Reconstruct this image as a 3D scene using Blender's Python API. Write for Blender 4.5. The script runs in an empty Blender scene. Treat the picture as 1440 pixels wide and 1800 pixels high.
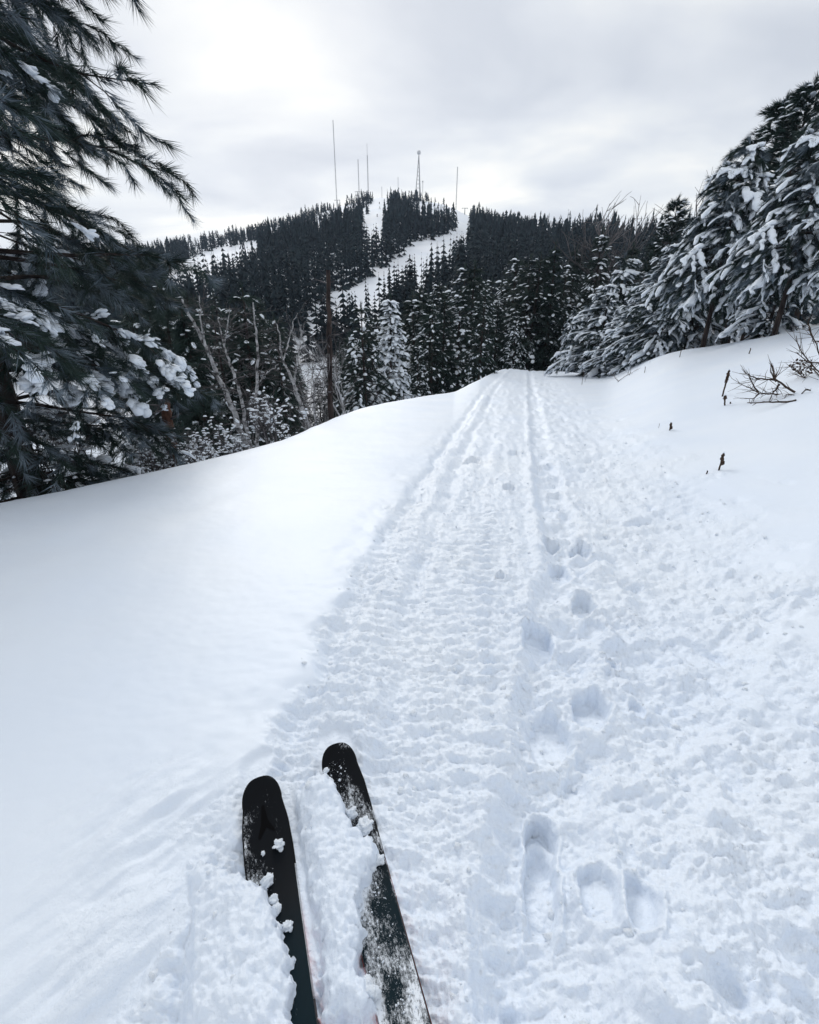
import bpy, math, random
import numpy as np
from math import radians as R_, cos, sin, pi, atan2, hypot, sqrt, exp, degrees
random.seed(7)
rng = np.random.default_rng(11)
scene = bpy.context.scene
COL = scene.collection

# ------------------------------------------------------------------ camera, sky, sun, exposure
FPX, PITCH, EYE = 800.0, math.atan(340 / 800.0), 1.45
cam_d = bpy.data.cameras.new('camera'); cam = bpy.data.objects.new('camera', cam_d); COL.objects.link(cam)
cam_d.sensor_fit = 'HORIZONTAL'; cam_d.sensor_width = 36.0; cam_d.lens = 36.0 * FPX / 1440.0
cam_d.clip_start = 0.02; cam_d.clip_end = 9000
cam.location = (0, 0, EYE); cam.rotation_euler = (pi / 2 - PITCH, 0, 0)
scene.camera = cam
SUN_EL, SUN_AZ = R_(27), R_(-14)            # behind the clouds, ahead and a little to the left
world = bpy.data.worlds.new('World'); scene.world = world; world.use_nodes = True
wn, wl = world.node_tree.nodes, world.node_tree.links
wn.clear()
def N(nt, t, **k):
    n = nt.new(t)
    for a, b in k.items(): setattr(n, a, b)
    return n
def ramp(nt, pts):
    r = nt.new('ShaderNodeValToRGB'); e = r.color_ramp.elements
    e[0].position, e[0].color = pts[0][0], (*pts[0][1], 1)
    e[1].position, e[1].color = pts[-1][0], (*pts[-1][1], 1)
    for p, c in pts[1:-1]:
        x = e.new(p); x.color = (*c, 1)
    return r
def mathn(nt, lk, op, a, b=None, c=None, clamp=False):
    n = nt.new('ShaderNodeMath'); n.operation = op; n.use_clamp = clamp
    for i, v in enumerate((a, b, c)):
        if v is None: continue
        if isinstance(v, (int, float)): n.inputs[i].default_value = v
        else: lk.new(v, n.inputs[i])
    return n.outputs[0]
sky = N(wn, 'ShaderNodeTexSky', sky_type='NISHITA', sun_disc=False, sun_elevation=SUN_EL, sun_rotation=SUN_AZ)
bg_sky = N(wn, 'ShaderNodeBackground'); bg_sky.inputs[1].default_value = 0.1
wl.new(sky.outputs[0], bg_sky.inputs[0])
tc = N(wn, 'ShaderNodeTexCoord'); sep = N(wn, 'ShaderNodeSeparateXYZ'); wl.new(tc.outputs['Generated'], sep.inputs[0])
den = mathn(wn, wl, 'ADD', mathn(wn, wl, 'ABSOLUTE', sep.outputs[2]), 0.22)
cx = mathn(wn, wl, 'DIVIDE', sep.outputs[0], den); cy = mathn(wn, wl, 'DIVIDE', sep.outputs[1], den)
cmb = N(wn, 'ShaderNodeCombineXYZ'); wl.new(cx, cmb.inputs[0]); wl.new(cy, cmb.inputs[1])
n1 = N(wn, 'ShaderNodeTexNoise'); n1.inputs['Scale'].default_value = 1.7; n1.inputs['Detail'].default_value = 5; n1.inputs['Roughness'].default_value = .46
n1.inputs['Distortion'].default_value = .3
mp = N(wn, 'ShaderNodeMapping'); mp.inputs['Location'].default_value = (3.1, 0.4, 0); mp.inputs['Scale'].default_value = (0.8, 1.15, 1)
wl.new(cmb.outputs[0], mp.inputs[0]); wl.new(mp.outputs[0], n1.inputs['Vector'])
cr = ramp(wn, [(0.34, (.655, .69, .75)), (.45, (.76, .79, .835)), (.54, (.87, .89, .90)), (.64, (1.05, 1.035, .98))])
wl.new(n1.outputs[0], cr.inputs[0])
# broad glow of the veiled sun, and the brighter band low over the horizon
sd = (sin(SUN_AZ) * cos(SUN_EL), cos(SUN_AZ) * cos(SUN_EL), sin(SUN_EL))
dt = N(wn, 'ShaderNodeVectorMath', operation='DOT_PRODUCT'); wl.new(tc.outputs['Generated'], dt.inputs[0]); dt.inputs[1].default_value = sd
g = mathn(wn, wl, 'POWER', mathn(wn, wl, 'MAXIMUM', dt.outputs['Value'], 0.0), 5.0)
hz = mathn(wn, wl, 'POWER', mathn(wn, wl, 'SUBTRACT', 1.0, mathn(wn, wl, 'ABSOLUTE', sep.outputs[2]), clamp=True), 6.0)
gl = mathn(wn, wl, 'ADD', mathn(wn, wl, 'MULTIPLY', g, 0.13), mathn(wn, wl, 'MULTIPLY', hz, 0.14))
mul = N(wn, 'ShaderNodeVectorMath', operation='SCALE'); wl.new(cr.outputs[0], mul.inputs[0])
wl.new(mathn(wn, wl, 'ADD', gl, 0.91), mul.inputs['Scale'])
bg_cloud = N(wn, 'ShaderNodeBackground'); bg_cloud.inputs[1].default_value = 1.0; wl.new(mul.outputs[0], bg_cloud.inputs[0])
mx = N(wn, 'ShaderNodeMixShader'); mx.inputs[0].default_value = 0.95
wl.new(bg_sky.outputs[0], mx.inputs[1]); wl.new(bg_cloud.outputs[0], mx.inputs[2])
wo = N(wn, 'ShaderNodeOutputWorld'); wl.new(mx.outputs[0], wo.inputs[0])
sun_d = bpy.data.lights.new('sun', 'SUN'); sun_d.energy = 1.35; sun_d.angle = R_(26); sun_d.color = (1, .965, .91)
sun = bpy.data.objects.new('sun', sun_d); COL.objects.link(sun)
sun.rotation_euler = (pi / 2 - SUN_EL, 0, pi - SUN_AZ)   # light travels towards the camera
scene.view_settings.view_transform = 'Standard'; scene.view_settings.look = 'None'
scene.view_settings.exposure = 0.07; scene.view_settings.gamma = 1.0; scene.view_settings.use_curve_mapping = False
scene.cycles.use_denoising = True
scene.cycles.max_bounces = 6; scene.cycles.diffuse_bounces = 3; scene.cycles.volume_bounces = 1
scene.cycles.use_adaptive_sampling = True

# ------------------------------------------------------------------ helpers
def ray(x, y):
    r = x - 720; u = 900 - y
    d = np.array([r, FPX * cos(PITCH) + u * sin(PITCH), u * cos(PITCH) - FPX * sin(PITCH)])
    return d / np.linalg.norm(d)
def azel(x, y):
    d = ray(x, y); return atan2(d[0], d[1]), atan2(d[2], hypot(d[0], d[1]))
SL = -.067                                   # the trail runs gently downhill
def onplane(x, y, z0=0.0):
    d = ray(x, y); t = (z0 - EYE) / (d[2] - SL * d[1]); return d[0] * t, d[1] * t
def project(x, y, z):
    z = z - EYE
    u = y * sin(PITCH) + z * cos(PITCH); w = y * cos(PITCH) - z * sin(PITCH)
    w = np.where(w < .01, .01, w)
    return 720 + FPX * x / w, 900 - FPX * u / w
def sst(a, b, x):
    t = np.clip((x - a) / (b - a), 0, 1); return t * t * (3 - 2 * t)
_P = {}
def perlin(x, y, seed=0):
    if seed not in _P:
        g_ = np.random.default_rng(1000 + seed); a = g_.random(4096) * 2 * pi
        _P[seed] = (g_.permutation(4096), np.cos(a), np.sin(a))
    p, gx, gy = _P[seed]
    xi = np.floor(x).astype(np.int64); yi = np.floor(y).astype(np.int64); fx = x - xi; fy = y - yi
    def gr(ix, iy, dx, dy):
        h = p[(p[ix & 4095] + iy) & 4095]; return gx[h] * dx + gy[h] * dy
    u = fx * fx * fx * (fx * (fx * 6 - 15) + 10); v = fy * fy * fy * (fy * (fy * 6 - 15) + 10)
    a = gr(xi, yi, fx, fy); b = gr(xi + 1, yi, fx - 1, fy); c = gr(xi, yi + 1, fx, fy - 1); d = gr(xi + 1, yi + 1, fx - 1, fy - 1)
    return ((a + (b - a) * u) * (1 - v) + (c + (d - c) * u) * v) * 1.5
def fbm(x, y, oct=4, seed=0, gain=.5):
    s = 0; a = 1
    for i in range(oct):
        s = s + a * perlin(x, y, seed + i); x = x * 2.03 + 11.3; y = y * 2.03 + 5.7; a *= gain
    return s
def in_poly(px, py, poly):
    ins = np.zeros(np.shape(px), bool); n = len(poly)
    for i in range(n):
        x1, y1 = poly[i]; x2, y2 = poly[(i + 1) % n]
        if y1 == y2: continue
        c = ((y1 > py) != (y2 > py)) & (px < (x2 - x1) * (py - y1) / (y2 - y1) + x1); ins ^= c
    return ins
def tag(o, label=None, cat=None, group=None, kind=None):
    if label: o['label'] = label
    if cat: o['category'] = cat
    if group: o['group'] = group
    if kind: o['kind'] = kind
    return o
def empty(name, loc, rz=0):
    o = bpy.data.objects.new(name, None); COL.objects.link(o); o.location = loc; o.rotation_euler[2] = rz; o.empty_display_size = .2
    return o
def mesh_np(name, V, F, mats, mi=None, smooth=True):
    """F: list of (n,k) index arrays, mi: list of material indices of the same shape"""
    me = bpy.data.meshes.new(name); V = np.ascontiguousarray(V, dtype=np.float32)
    me.vertices.add(len(V)); me.vertices.foreach_set('co', V.ravel())
    F = [np.asarray(f, dtype=np.int32) for f in F]
    tot = np.concatenate([np.full(len(f), f.shape[1], np.int32) for f in F])
    idx = np.concatenate([f.ravel() for f in F])
    me.loops.add(len(idx)); me.loops.foreach_set('vertex_index', idx)
    me.polygons.add(len(tot)); st = np.concatenate([[0], np.cumsum(tot)[:-1]]).astype(np.int32)
    me.polygons.foreach_set('loop_start', st); me.polygons.foreach_set('loop_total', tot)
    for m in (mats if isinstance(mats, (list, tuple)) else [mats]): me.materials.append(m)
    if mi is not None: me.polygons.foreach_set('material_index', np.concatenate(mi).astype(np.int32))
    me.polygons.foreach_set('use_smooth', np.full(len(tot), smooth))
    me.update(); me.validate(); return me
class MB:
    def __init__(s): s.V = []; s.F = {}; s.n = 0
    def add(s, V, F, m=0):
        V = np.asarray(V, float); F = np.asarray(F)
        s.V.append(V); s.F.setdefault((F.shape[1], m), []).append(F + s.n); s.n += len(V)
    def mesh(s, name, mats, smooth=True):
        fs, mi = [], []
        for (k, m), l in s.F.items():
            f = np.concatenate(l); fs.append(f); mi.append(np.full(len(f), m))
        return mesh_np(name, np.concatenate(s.V), fs, mats, mi, smooth)
    def build(s, name, mats, parent=None, smooth=True):
        o = bpy.data.objects.new(name, s.mesh(name, mats, smooth)); COL.objects.link(o)
        if parent: o.parent = parent
        return o
def tube(path, rad, n=6, cap=True):
    P = np.asarray(path, float); k = len(P); rad = np.broadcast_to(rad, (k,))
    T = np.gradient(P, axis=0); T /= np.linalg.norm(T, axis=1)[:, None] + 1e-9
    up = np.array([0, 0, 1.]) if abs(T[0][2]) < .9 else np.array([1., 0, 0])
    A = np.cross(T, up); A /= np.linalg.norm(A, axis=1)[:, None] + 1e-9; B = np.cross(T, A)
    a = np.arange(n) * 2 * pi / n
    V = P[:, None] + rad[:, None, None] * (np.cos(a)[None, :, None] * A[:, None] + np.sin(a)[None, :, None] * B[:, None])
    i = np.arange(k - 1)[:, None] * n; j = np.arange(n)[None]; j2 = (j + 1) % n
    F = np.stack([i + j, i + j2, i + n + j2, i + n + j], -1).reshape(-1, 4)
    return V.reshape(-1, 3), F
def ico(sub=1):
    import bmesh
    bm = bmesh.new(); bmesh.ops.create_icosphere(bm, subdivisions=sub, radius=1)
    V = np.array([v.co[:] for v in bm.verts]); F = np.array([[v.index for v in f.verts] for f in bm.faces]); bm.free(); return V, F
def frames(D, upv=(0, 0, 1), roll=None):
    """rotation matrices whose x column is D and whose z column is as near up as can be"""
    D = np.asarray(D, float); D = D / (np.linalg.norm(D, axis=1)[:, None] + 1e-9)
    U = np.broadcast_to(np.asarray(upv, float), D.shape)
    Y = np.cross(U, D); ln = np.linalg.norm(Y, axis=1)[:, None]; Y = np.where(ln < 1e-3, [0, 1., 0], Y / (ln + 1e-9)); Z = np.cross(D, Y)
    if roll is not None:
        c, s_ = np.cos(roll)[:, None], np.sin(roll)[:, None]; Y, Z = c * Y + s_ * Z, c * Z - s_ * Y
    return np.stack([D, Y, Z], -1)
def scatter(pV, pF, M, S, T):
    S = np.asarray(S, float)
    if S.ndim == 1: S = S[:, None].repeat(3, 1)
    V = np.einsum('nij,nkj->nki', M, pV[None] * S[:, None]) + np.asarray(T)[:, None]
    F = pF[None] + (np.arange(len(M)) * len(pV))[:, None, None]
    return V.reshape(-1, 3), F.reshape(-1, pF.shape[1])

# ------------------------------------------------------------------ materials
def mat(name, col, rough=.8, col2=None, scale=5, bump=0, bscale=30, spec=.3, ramp_pts=None, coord='Object', stretch=(1, 1, 1), detail=5, sss=0):
    m = bpy.data.materials.new(name); m.use_nodes = True; nt = m.node_tree.nodes; lk = m.node_tree.links
    b = nt['Principled BSDF']; b.inputs['Roughness'].default_value = rough; b.inputs['Specular IOR Level'].default_value = spec
    b.inputs['Base Color'].default_value = (*col, 1)
    t = nt.new('ShaderNodeTexCoord'); mpg = nt.new('ShaderNodeMapping'); mpg.inputs['Scale'].default_value = stretch; lk.new(t.outputs[coord], mpg.inputs[0])
    if col2:
        n = nt.new('ShaderNodeTexNoise'); n.inputs['Scale'].default_value = scale; n.inputs['Detail'].default_value = detail
        lk.new(mpg.outputs[0], n.inputs['Vector'])
        r = ramp(nt, ramp_pts or [(.38, col), (.62, col2)]); lk.new(n.outputs[0], r.inputs[0]); lk.new(r.outputs[0], b.inputs['Base Color'])
    if bump:
        n = nt.new('ShaderNodeTexNoise'); n.inputs['Scale'].default_value = bscale; n.inputs['Detail'].default_value = 4
        lk.new(mpg.outputs[0], n.inputs['Vector']); bp = nt.new('ShaderNodeBump'); bp.inputs['Strength'].default_value = bump; bp.inputs['Distance'].default_value = .02
        lk.new(n.outputs[0], bp.inputs['Height']); lk.new(bp.outputs[0], b.inputs['Normal'])
    if sss:
        b.inputs['Subsurface Weight'].default_value = sss; b.inputs['Subsurface Radius'].default_value = (.02, .03, .04); b.inputs['Subsurface Scale'].default_value = .5
    return m
SNOWC = (.80, .86, .94)
def snow_ground():
    m = bpy.data.materials.new('snow_ground'); m.use_nodes = True; nt = m.node_tree.nodes; lk = m.node_tree.links
    b = nt['Principled BSDF']; b.inputs['Roughness'].default_value = .5; b.inputs['Specular IOR Level'].default_value = .5
    t = nt.new('ShaderNodeTexCoord')
    n0 = nt.new('ShaderNodeTexNoise'); n0.inputs['Scale'].default_value = .9; n0.inputs['Detail'].default_value = 3; lk.new(t.outputs['Object'], n0.inputs['Vector'])
    r = ramp(nt, [(.3, (.745, .825, .945)), (.7, (.795, .86, .95))]); lk.new(n0.outputs[0], r.inputs[0]); lk.new(r.outputs[0], b.inputs['Base Color'])
    at = nt.new('ShaderNodeAttribute'); at.attribute_name = 'rough'
    def nz(s, d=3):
        n = nt.new('ShaderNodeTexNoise'); n.inputs['Scale'].default_value = s; n.inputs['Detail'].default_value = d; lk.new(t.outputs['Object'], n.inputs['Vector']); return n.outputs[0]
    b1 = nt.new('ShaderNodeBump'); b1.inputs['Distance'].default_value = .004; b1.inputs['Strength'].default_value = .22; lk.new(nz(240), b1.inputs['Height'])
    b2 = nt.new('ShaderNodeBump'); b2.inputs['Distance'].default_value = .02; lk.new(mathn(nt, lk, 'MULTIPLY', at.outputs['Fac'], .55), b2.inputs['Strength']); lk.new(nz(38, 5), b2.inputs['Height'])
    lk.new(b1.outputs[0], b2.inputs['Normal']); lk.new(b2.outputs[0], b.inputs['Normal'])
    return m
M_GROUND = snow_ground()
M_SNOW = mat('snow_on_branches', SNOWC, .7, bump=.25, bscale=25, spec=.2)
M_HILLSNOW = mat('hill_snow', (.80, .85, .93), .7, (.86, .89, .95), .05, spec=.2)
M_NEEDLE = mat('pine_needles', (.012, .026, .024), .6, (.03, .052, .045), 1.3, spec=.2)
M_FROST = mat('frosted_needles', (.04, .06, .075), .7, (.20, .25, .30), 3.0, spec=.2)
M_FARN = mat('dark_spruce', (.008, .015, .02), .8, (.02, .034, .04), .35, spec=.1, coord='Object')
M_BARK = mat('pine_bark', (.016, .013, .014), .9, (.055, .042, .038), 9, .6, 20, .15, stretch=(1, 1, .25))
M_REDBARK = mat('broken_red_bark', (.055, .028, .02), .9, (.16, .085, .06), 10, .8, 24, .15, stretch=(1, 1, .2))
M_BIRCH = mat('birch_bark', (.05, .045, .045), .8, (.36, .34, .34), 7, .4, 18, .2, ramp_pts=[(.36, (.05, .048, .05)), (.47, (.30, .30, .31)), (.66, (.52, .52, .54))], stretch=(1, 1, 1.6))
M_TWIG = mat('bare_twigs', (.05, .048, .052), .9, (.16, .15, .155), 4, spec=.1)
M_STALK = mat('dry_stalk', (.022, .016, .013), .9, (.09, .062, .048), 40, .5, 60, .1)
M_STEEL = mat('grey_steel', (.30, .31, .33), .5, spec=.4)
M_WHITE = mat('pale_radome', (.55, .56, .58), .5)
M_JACKET = mat('dark_ski_clothes', (.02, .02, .03), .8)

# ------------------------------------------------------------------ terrain
EL = np.array([onplane(*p) for p in [(250, 1700), (350, 1500), (430, 1350), (520, 1180), (600, 1030), (660, 940), (720, 850), (780, 770), (850, 690), (905, 650)]])
ER = np.array([onplane(*p) for p in [(1440, 1400), (1400, 1250), (1300, 1050), (1150, 850), (1040, 750), (975, 680), (962, 655)]])
FT = np.array([onplane(*p) for p in [(960, 1750), (945, 1600), (950, 1450), (985, 1180), (1000, 1000), (975, 900), (950, 780), (935, 690), (930, 652)]])
XL = lambda y: np.interp(y, EL[:, 1], EL[:, 0]); XR = lambda y: np.interp(y, ER[:, 1], ER[:, 0]); XF = lambda y: np.interp(y, FT[:, 1], FT[:, 0])
# the crest of the snow field: (px, py, distance or None for the plane)
CR = [(-900, 1000, 6.4), (-200, 915, None), (0, 880, None), (130, 856, None), (250, 830, None), (350, 808, None), (450, 785, None), (510, 768, None), (560, 745, None),
      (605, 726, None), (650, 712, None), (720, 699, None), (800, 688, None), (845, 666, 22), (870, 652, 29), (888, 644, 32), (910, 644, 36), (940, 647, 40), (975, 646, 42),
      (1000, 650, 38), (1040, 658, 32), (1075, 661, 28), (1110, 646, 24), (1160, 625, 21), (1200, 616, 19), (1240, 612, 18), (1300, 603, 16.5), (1440, 578, 14), (1700, 545, 12), (2600, 520, 11)]
caz, crr, czz = [], [], []
for x, y, d in CR:
    a, e = azel(x, y)
    if d is None:
        q = onplane(x, y); d = hypot(*q)
    caz.append(a); crr.append(d); czz.append(EYE + d * math.tan(e))
caz = [-pi, -2.2] + caz + [2.2, pi]; crr = [6.5, 6.4] + crr + [11, 6.5]; czz = [0.0, -.1] + czz + [.5, .0]
caz, crr, czz = map(np.array, (caz, crr, czz))
# skyline of the bare hill: (px, py, distance)
HC = [(-700, 520, 480), (-200, 470, 520), (0, 458, 540), (270, 438, 560), (350, 422, 560), (440, 408, 550), (520, 385, 545), (560, 372, 540), (600, 362, 530), (640, 350, 525), (665, 346, 520),
      (700, 348, 520), (750, 352, 510), (790, 362, 500), (815, 374, 480), (850, 390, 450), (900, 402, 420), (950, 412, 380), (1000, 420, 350), (1100, 430, 300), (1200, 436, 260), (1440, 450, 220), (2200, 520, 200)]
haz, hcr, hcz = [], [], []
for x, y, d in HC:
    a, e = azel(x, y); haz.append(a); hcr.append(d); hcz.append(EYE + d * math.tan(e))
haz = [-pi, -1.6] + haz + [1.6, pi]; hcr = [400, 400] + hcr + [300, 400]; hcz = [20, 20] + hcz + [20, 20]
haz, hcr, hcz = map(np.array, (haz, hcr, hcz))
VA = np.radians([-180, -90, -45, -20, 0, 12, 20, 30, 45, 90, 180]); VZ = np.array([-6, -9, -10, -10, -9, -7, -6, -4, -1, 0, -6.])
FALL = np.array([.4, .5, .55, .5, .45, .40, .25, .08, .03, .03, .4])
def smooth_tab(a, v, w):
    g_ = np.radians(np.arange(-180, 180.01, .25)); y = np.interp(g_, a, v); k = np.arange(-12, 13) * .25; kk = np.exp(-(k / w) ** 2); kk /= kk.sum()
    ys = np.convolve(np.pad(y, 12, 'edge'), kk, 'valid'); mix = np.where(g_ > R_(13), 1.0, np.where(g_ < R_(-12), 1.0, .25)); return g_, y * (1 - mix) + ys * mix
_a, _r = smooth_tab(caz, crr, 2.0); _, _z = smooth_tab(caz, czz, 1.2); caz, crr, czz = _a, _r, _z
def base_z(X, Y):
    r = np.hypot(X, Y); th = np.arctan2(X, Y)
    rc = np.interp(th, caz, crr); zc = np.interp(th, caz, czz)
    xc, yc = rc * np.sin(th), rc * np.cos(th)
    plane = SL * np.clip(Y, -3, 60); pc = SL * np.clip(yc, -3, 60)
    right = (th > R_(12)) & (th < 2.4)
    t0 = .16 * sst(R_(12), R_(24), th) * (1 - sst(2.2, 2.4, th)); rw = sst(R_(11), R_(22), th) * (1 - sst(2.2, 2.4, th))
    t = np.clip((r / rc - t0) / (1 - t0), 0, 1); s = rw * t ** 1.5 * (1.25 - .25 * t) + (1 - rw) * t * t
    z = plane + (zc - pc) * s
    d = r - rc; w = .12 + .02 * rc
    fall = np.interp(th, VA, FALL)
    z_near = np.where(d > 0, zc + (SL * (np.clip(Y, -3, 60) - yc)) * 0, z)
    z_near = z_near - fall * .5 * (np.sqrt(d * d + w * w) + d) * sst(-3 * w, w, d)
    zv = np.interp(th, VA, VZ) + 1.2 * fbm(X / 25, Y / 25, 2, 40)
    R = np.interp(th, haz, hcr); Z = np.interp(th, haz, hcz)
    q = (r - 85) / (R - 85)
    rise = np.where(q < 0, 0, np.where(q < 1, q ** 1.08, 1 - .35 * (q - 1)))
    z_far = zv + (Z - zv) * rise + 2.0 * fbm(X / 60, Y / 60, 3, 50) * sst(110, 200, r) * sst(0, 60, np.abs(r - R))
    m = z_near - z_far; k = 1.0
    return np.where(r < 80, z_far + .5 * (m + np.sqrt(m * m + k * k)) - .5 * k * sst(20, 70, r), z_far + (0.5 * (m + np.sqrt(m * m + k * k)) - .5 * k) * (1 - sst(80, 100, r)))
# prints: (px, py, half length, half width, depth, turn)
PR = [(970, 957, .13, .07, .085), (1020, 966, .15, .07, .085), (985, 1005, .16, .07, .07), (1025, 1062, .12, .06, .075), (945, 1128, .16, .08, .07), (1045, 1105, .10, .06, .04),
      (962, 1290, .13, .085, .055), (1035, 1255, .12, .065, .06), (952, 1470, .085, .045, .075), (950, 1560, .14, .045, .06), (1045, 1590, .08, .05, .035), (1115, 1630, .07, .04, .025),
      (880, 1015, .05, .03, .03), (1075, 1180, .05, .03, .03), (1115, 1260, .06, .03, .03), (830, 812, .2, .1, .06), (895, 860, .14, .07, .05), (975, 870, .16, .08, .06), (905, 800, .2, .1, .06), (960, 820, .2, .1, .06)]
PR = [(*onplane(a, b), c, d, e) for a, b, c, d, e in PR]
TIP_L, TIP_R = onplane(455, 1366, .08), onplane(590, 1307, .08); DIR_L, DIR_R = (.385, -.923), (.345, -.939)
def cover_poly(pts, z0=.03): return [onplane(a, b, z0) for a, b in pts]
COV_L = cover_poly([(100, 1600), (330, 1500), (425, 1536), (440, 1550), (462, 1556), (476, 1580), (482, 1606), (497, 1640), (509, 1680), (512, 1740), (509, 1850), (100, 1850)])
COV_R = cover_poly([(520, 1400), (560, 1368), (580, 1372), (596, 1392), (612, 1430), (628, 1455), (655, 1478), (664, 1500), (650, 1530), (634, 1560), (632, 1600), (636, 1640), (630, 1700), (650, 1730), (658, 1760), (640, 1790), (560, 1790), (560, 1640), (530, 1500)])
def poly_d(X, Y, poly):
    P = np.array(poly); d = np.full(X.shape, 9.)
    for i in range(len(P)):
        a = P[i]; b = P[(i + 1) % len(P)]; ab = b - a; t = np.clip(((X - a[0]) * ab[0] + (Y - a[1]) * ab[1]) / (ab @ ab), 0, 1)
        d = np.minimum(d, np.hypot(X - a[0] - t * ab[0], Y - a[1] - t * ab[1]))
    return np.where(in_poly(X, Y, poly), d, -d)
def seg_d(X, Y, a, b):
    a = np.array(a); b = np.array(b); ab = b - a; t = np.clip(((X - a[0]) * ab[0] + (Y - a[1]) * ab[1]) / (ab @ ab), 0, 1)
    return np.hypot(X - a[0] - t * ab[0], Y - a[1] - t * ab[1]), t
def relief(X, Y):
    """snow relief of the trail; returns dz and roughness mask"""
    r = np.hypot(X, Y)
    wx = X + .05 * perlin(X * 2.2, Y * 2.2, 90); wy = Y + .05 * perlin(X * 2.2, Y * 2.2, 91)
    xl, xr, xf = XL(wy), XR(wy), XF(wy); W = xr - xl; s = (wx - xl) / W
    dl = wx - xl; dr = xr - wx
    jag = .13 * perlin(X * 2.6, Y * 2.6, 92) + .05 * perlin(X * 11, Y * 11, 93)
    m = sst(-.05, .08, dl + jag) * (1 - sst(-.25, .75, -dr + jag * 4))
    front = sst(-.6, .4, Y) ; m = m * front * (1 - sst(38, 48, r))
    far = 1 + .25 * sst(4, 15, r)
    z = -.035 * sst(-.30, .22, dl + jag) * (1 - sst(-.3, .5, -dr)) * front
    berm = .012 * np.exp(-((dl + .02 + jag * .6) / .09) ** 2) * front; z = z + berm * (.5 + .9 * perlin(X * 5, Y * 5, 88))
    # runner grooves and the belt track with its rungs
    for c, wd, dp in ((.13, .08, .042), (.50, .07, .045)):
        z = z - dp * np.exp(-((dl - c - .05 * perlin(X * 3, Y * 3, 70)) / wd) ** 2) * m * (.75 + .6 * perlin(X * 5, Y * 4, 72))
    z = z + .03 * np.exp(-((dl - .24) / .07) ** 2) * m * (.7 + .5 * perlin(X * 6, Y * 6, 71))
    z = z + .022 * np.exp(-((dl - .36) / .05) ** 2) * m
    cb = dl - .80; belt = np.exp(-(cb / .17) ** 4) * m
    ph = 2 * pi * (wy * 1.0 + .35 * np.abs(cb)) / .105
    z = z - .018 * belt + belt * .010 * np.sin(ph + 2.2 * perlin(X * 4, Y * 4, 75)) * (.6 + .7 * perlin(X * 9, Y * 6, 76)) * (1 - sst(9, 16, r))
    rung = np.exp(-((cb - .13) / .045) ** 2) * m; z = z + rung * .016 * np.sin(ph) * (1 - sst(9, 16, r))
    z = z + .02 * np.exp(-((wx - xf + .20) / .05) ** 2) * m
    # ribs pressed across the trail and ridges that run along it
    near = 1 - sst(14, 24, r); u_ = dl; v_ = wy + .12 * u_
    lft = m * (1 - sst(.46, .62, s))
    rb = fbm(u_ * 5.5 + 2, v_ * 17, 3, 14, .55); rb2 = np.sin(2 * pi * v_ / .085 + 3.0 * perlin(u_ * 3, v_ * 2.2, 15))
    z = z + lft * near * (.017 * rb + .0035 * rb2 * (.5 + .8 * perlin(u_ * 5, v_ * 2, 16)))
    z = z + m * .020 * perlin(u_ * 5.2, v_ * .55, 17) + m * .010 * perlin(u_ * 12, v_ * 1.1, 18) * near
    # trampled trough of boot prints, broken up
    tr_ = np.exp(-((wx - xf - .03 * perlin(Y * 1.4, Y * 0 + 3, 19)) / .15) ** 4) * m; z = z - .072 * tr_ * (.75 + .7 * fbm(X * 3.2, Y * 3.2, 2, 35)) + .016 * m * np.exp(-((np.abs(wx - xf) - .21) / .05) ** 2) * (.6 + perlin(X * 7, Y * 6, 36))
    # churned snow on the far side of the prints, thinning out
    rgt = m * sst(.44, .6, s) * (1 - .45 * sst(.8, 1.2, s)); rdg = np.abs(fbm(X * 6.5 + 3, Y * 9, 3, 10))
    z = z + rgt * far * (.036 * fbm(X * 4.2, Y * 6, 3, 13) - .022 * (rdg - .35)) * (.55 + .9 * np.abs(perlin(X * 1.3, Y * 1.3, 12)))
    lump = np.maximum(fbm(X * 12, Y * 15, 2, 20) - .22, 0); z = z + m * .026 * lump * (.35 + .8 * sst(.35, .6, s)) * (1 - sst(10, 18, r))
    z = z + m * .0105 * fbm(X * 24, Y * 34, 3, 25, .6) * (1 - sst(5, 10, r)) * (.6 + .8 * np.abs(perlin(X * 2.1, Y * 2.1, 26)))
    z = z + m * .0035 * fbm(X * 70, Y * 80, 2, 28) * (1 - sst(2, 4, r))
    z = z + m * .022 * fbm(wx * 1.5, wy * 2.2, 3, 29) * sst(3, 9, r)
    hole = np.maximum(perlin(X * 5.1 + 40, Y * 4.6, 31) - .45, 0); z = z - m * .15 * hole * sst(.5, .65, s)
    for x, y, hl, hw, dp in PR:
        k = (np.abs(X - x) < .6) & (np.abs(Y - y) < .8)
        if not k.any(): continue
        ux, uy = .27, .96; a = (X[k] - x) * ux + (Y[k] - y) * uy; b = (X[k] - x) * uy - (Y[k] - y) * ux
        e = np.sqrt((a / hl) ** 2 + (b / hw) ** 2) + .26 * fbm(X[k] * 9, Y[k] * 9, 3, 33)
        f = 1 - sst(.84, 1.05, e); zz = z[k]
        sm = 1 - .45 * f; zz = zz * sm - dp * 1.25 * f * (1 + .3 * a / hl); zz = zz + (.0035 * np.sin(a * 2 * pi / .022 + b * 30) * f if False else 0); zz = zz + .016 * np.exp(-((e - 1.25) / .18) ** 2)
        z[k] = zz
    # soft untouched snow: faint wind relief
    off = 1 - m
    z = z + off * (.010 * fbm(X * .9, Y * .9, 3, 60) + .0016 * fbm(X * 9, Y * 14, 2, 63) + .0035 * perlin(X * 2.2 + Y, Y * 3.6, 64) * sst(-.3, .3, perlin(X * .6, Y * .6, 65))) * sst(0, .5, r)
    # furrows pushed up to the left of the skis
    a, b = onplane(428, 1415), onplane(215, 1720)
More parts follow.
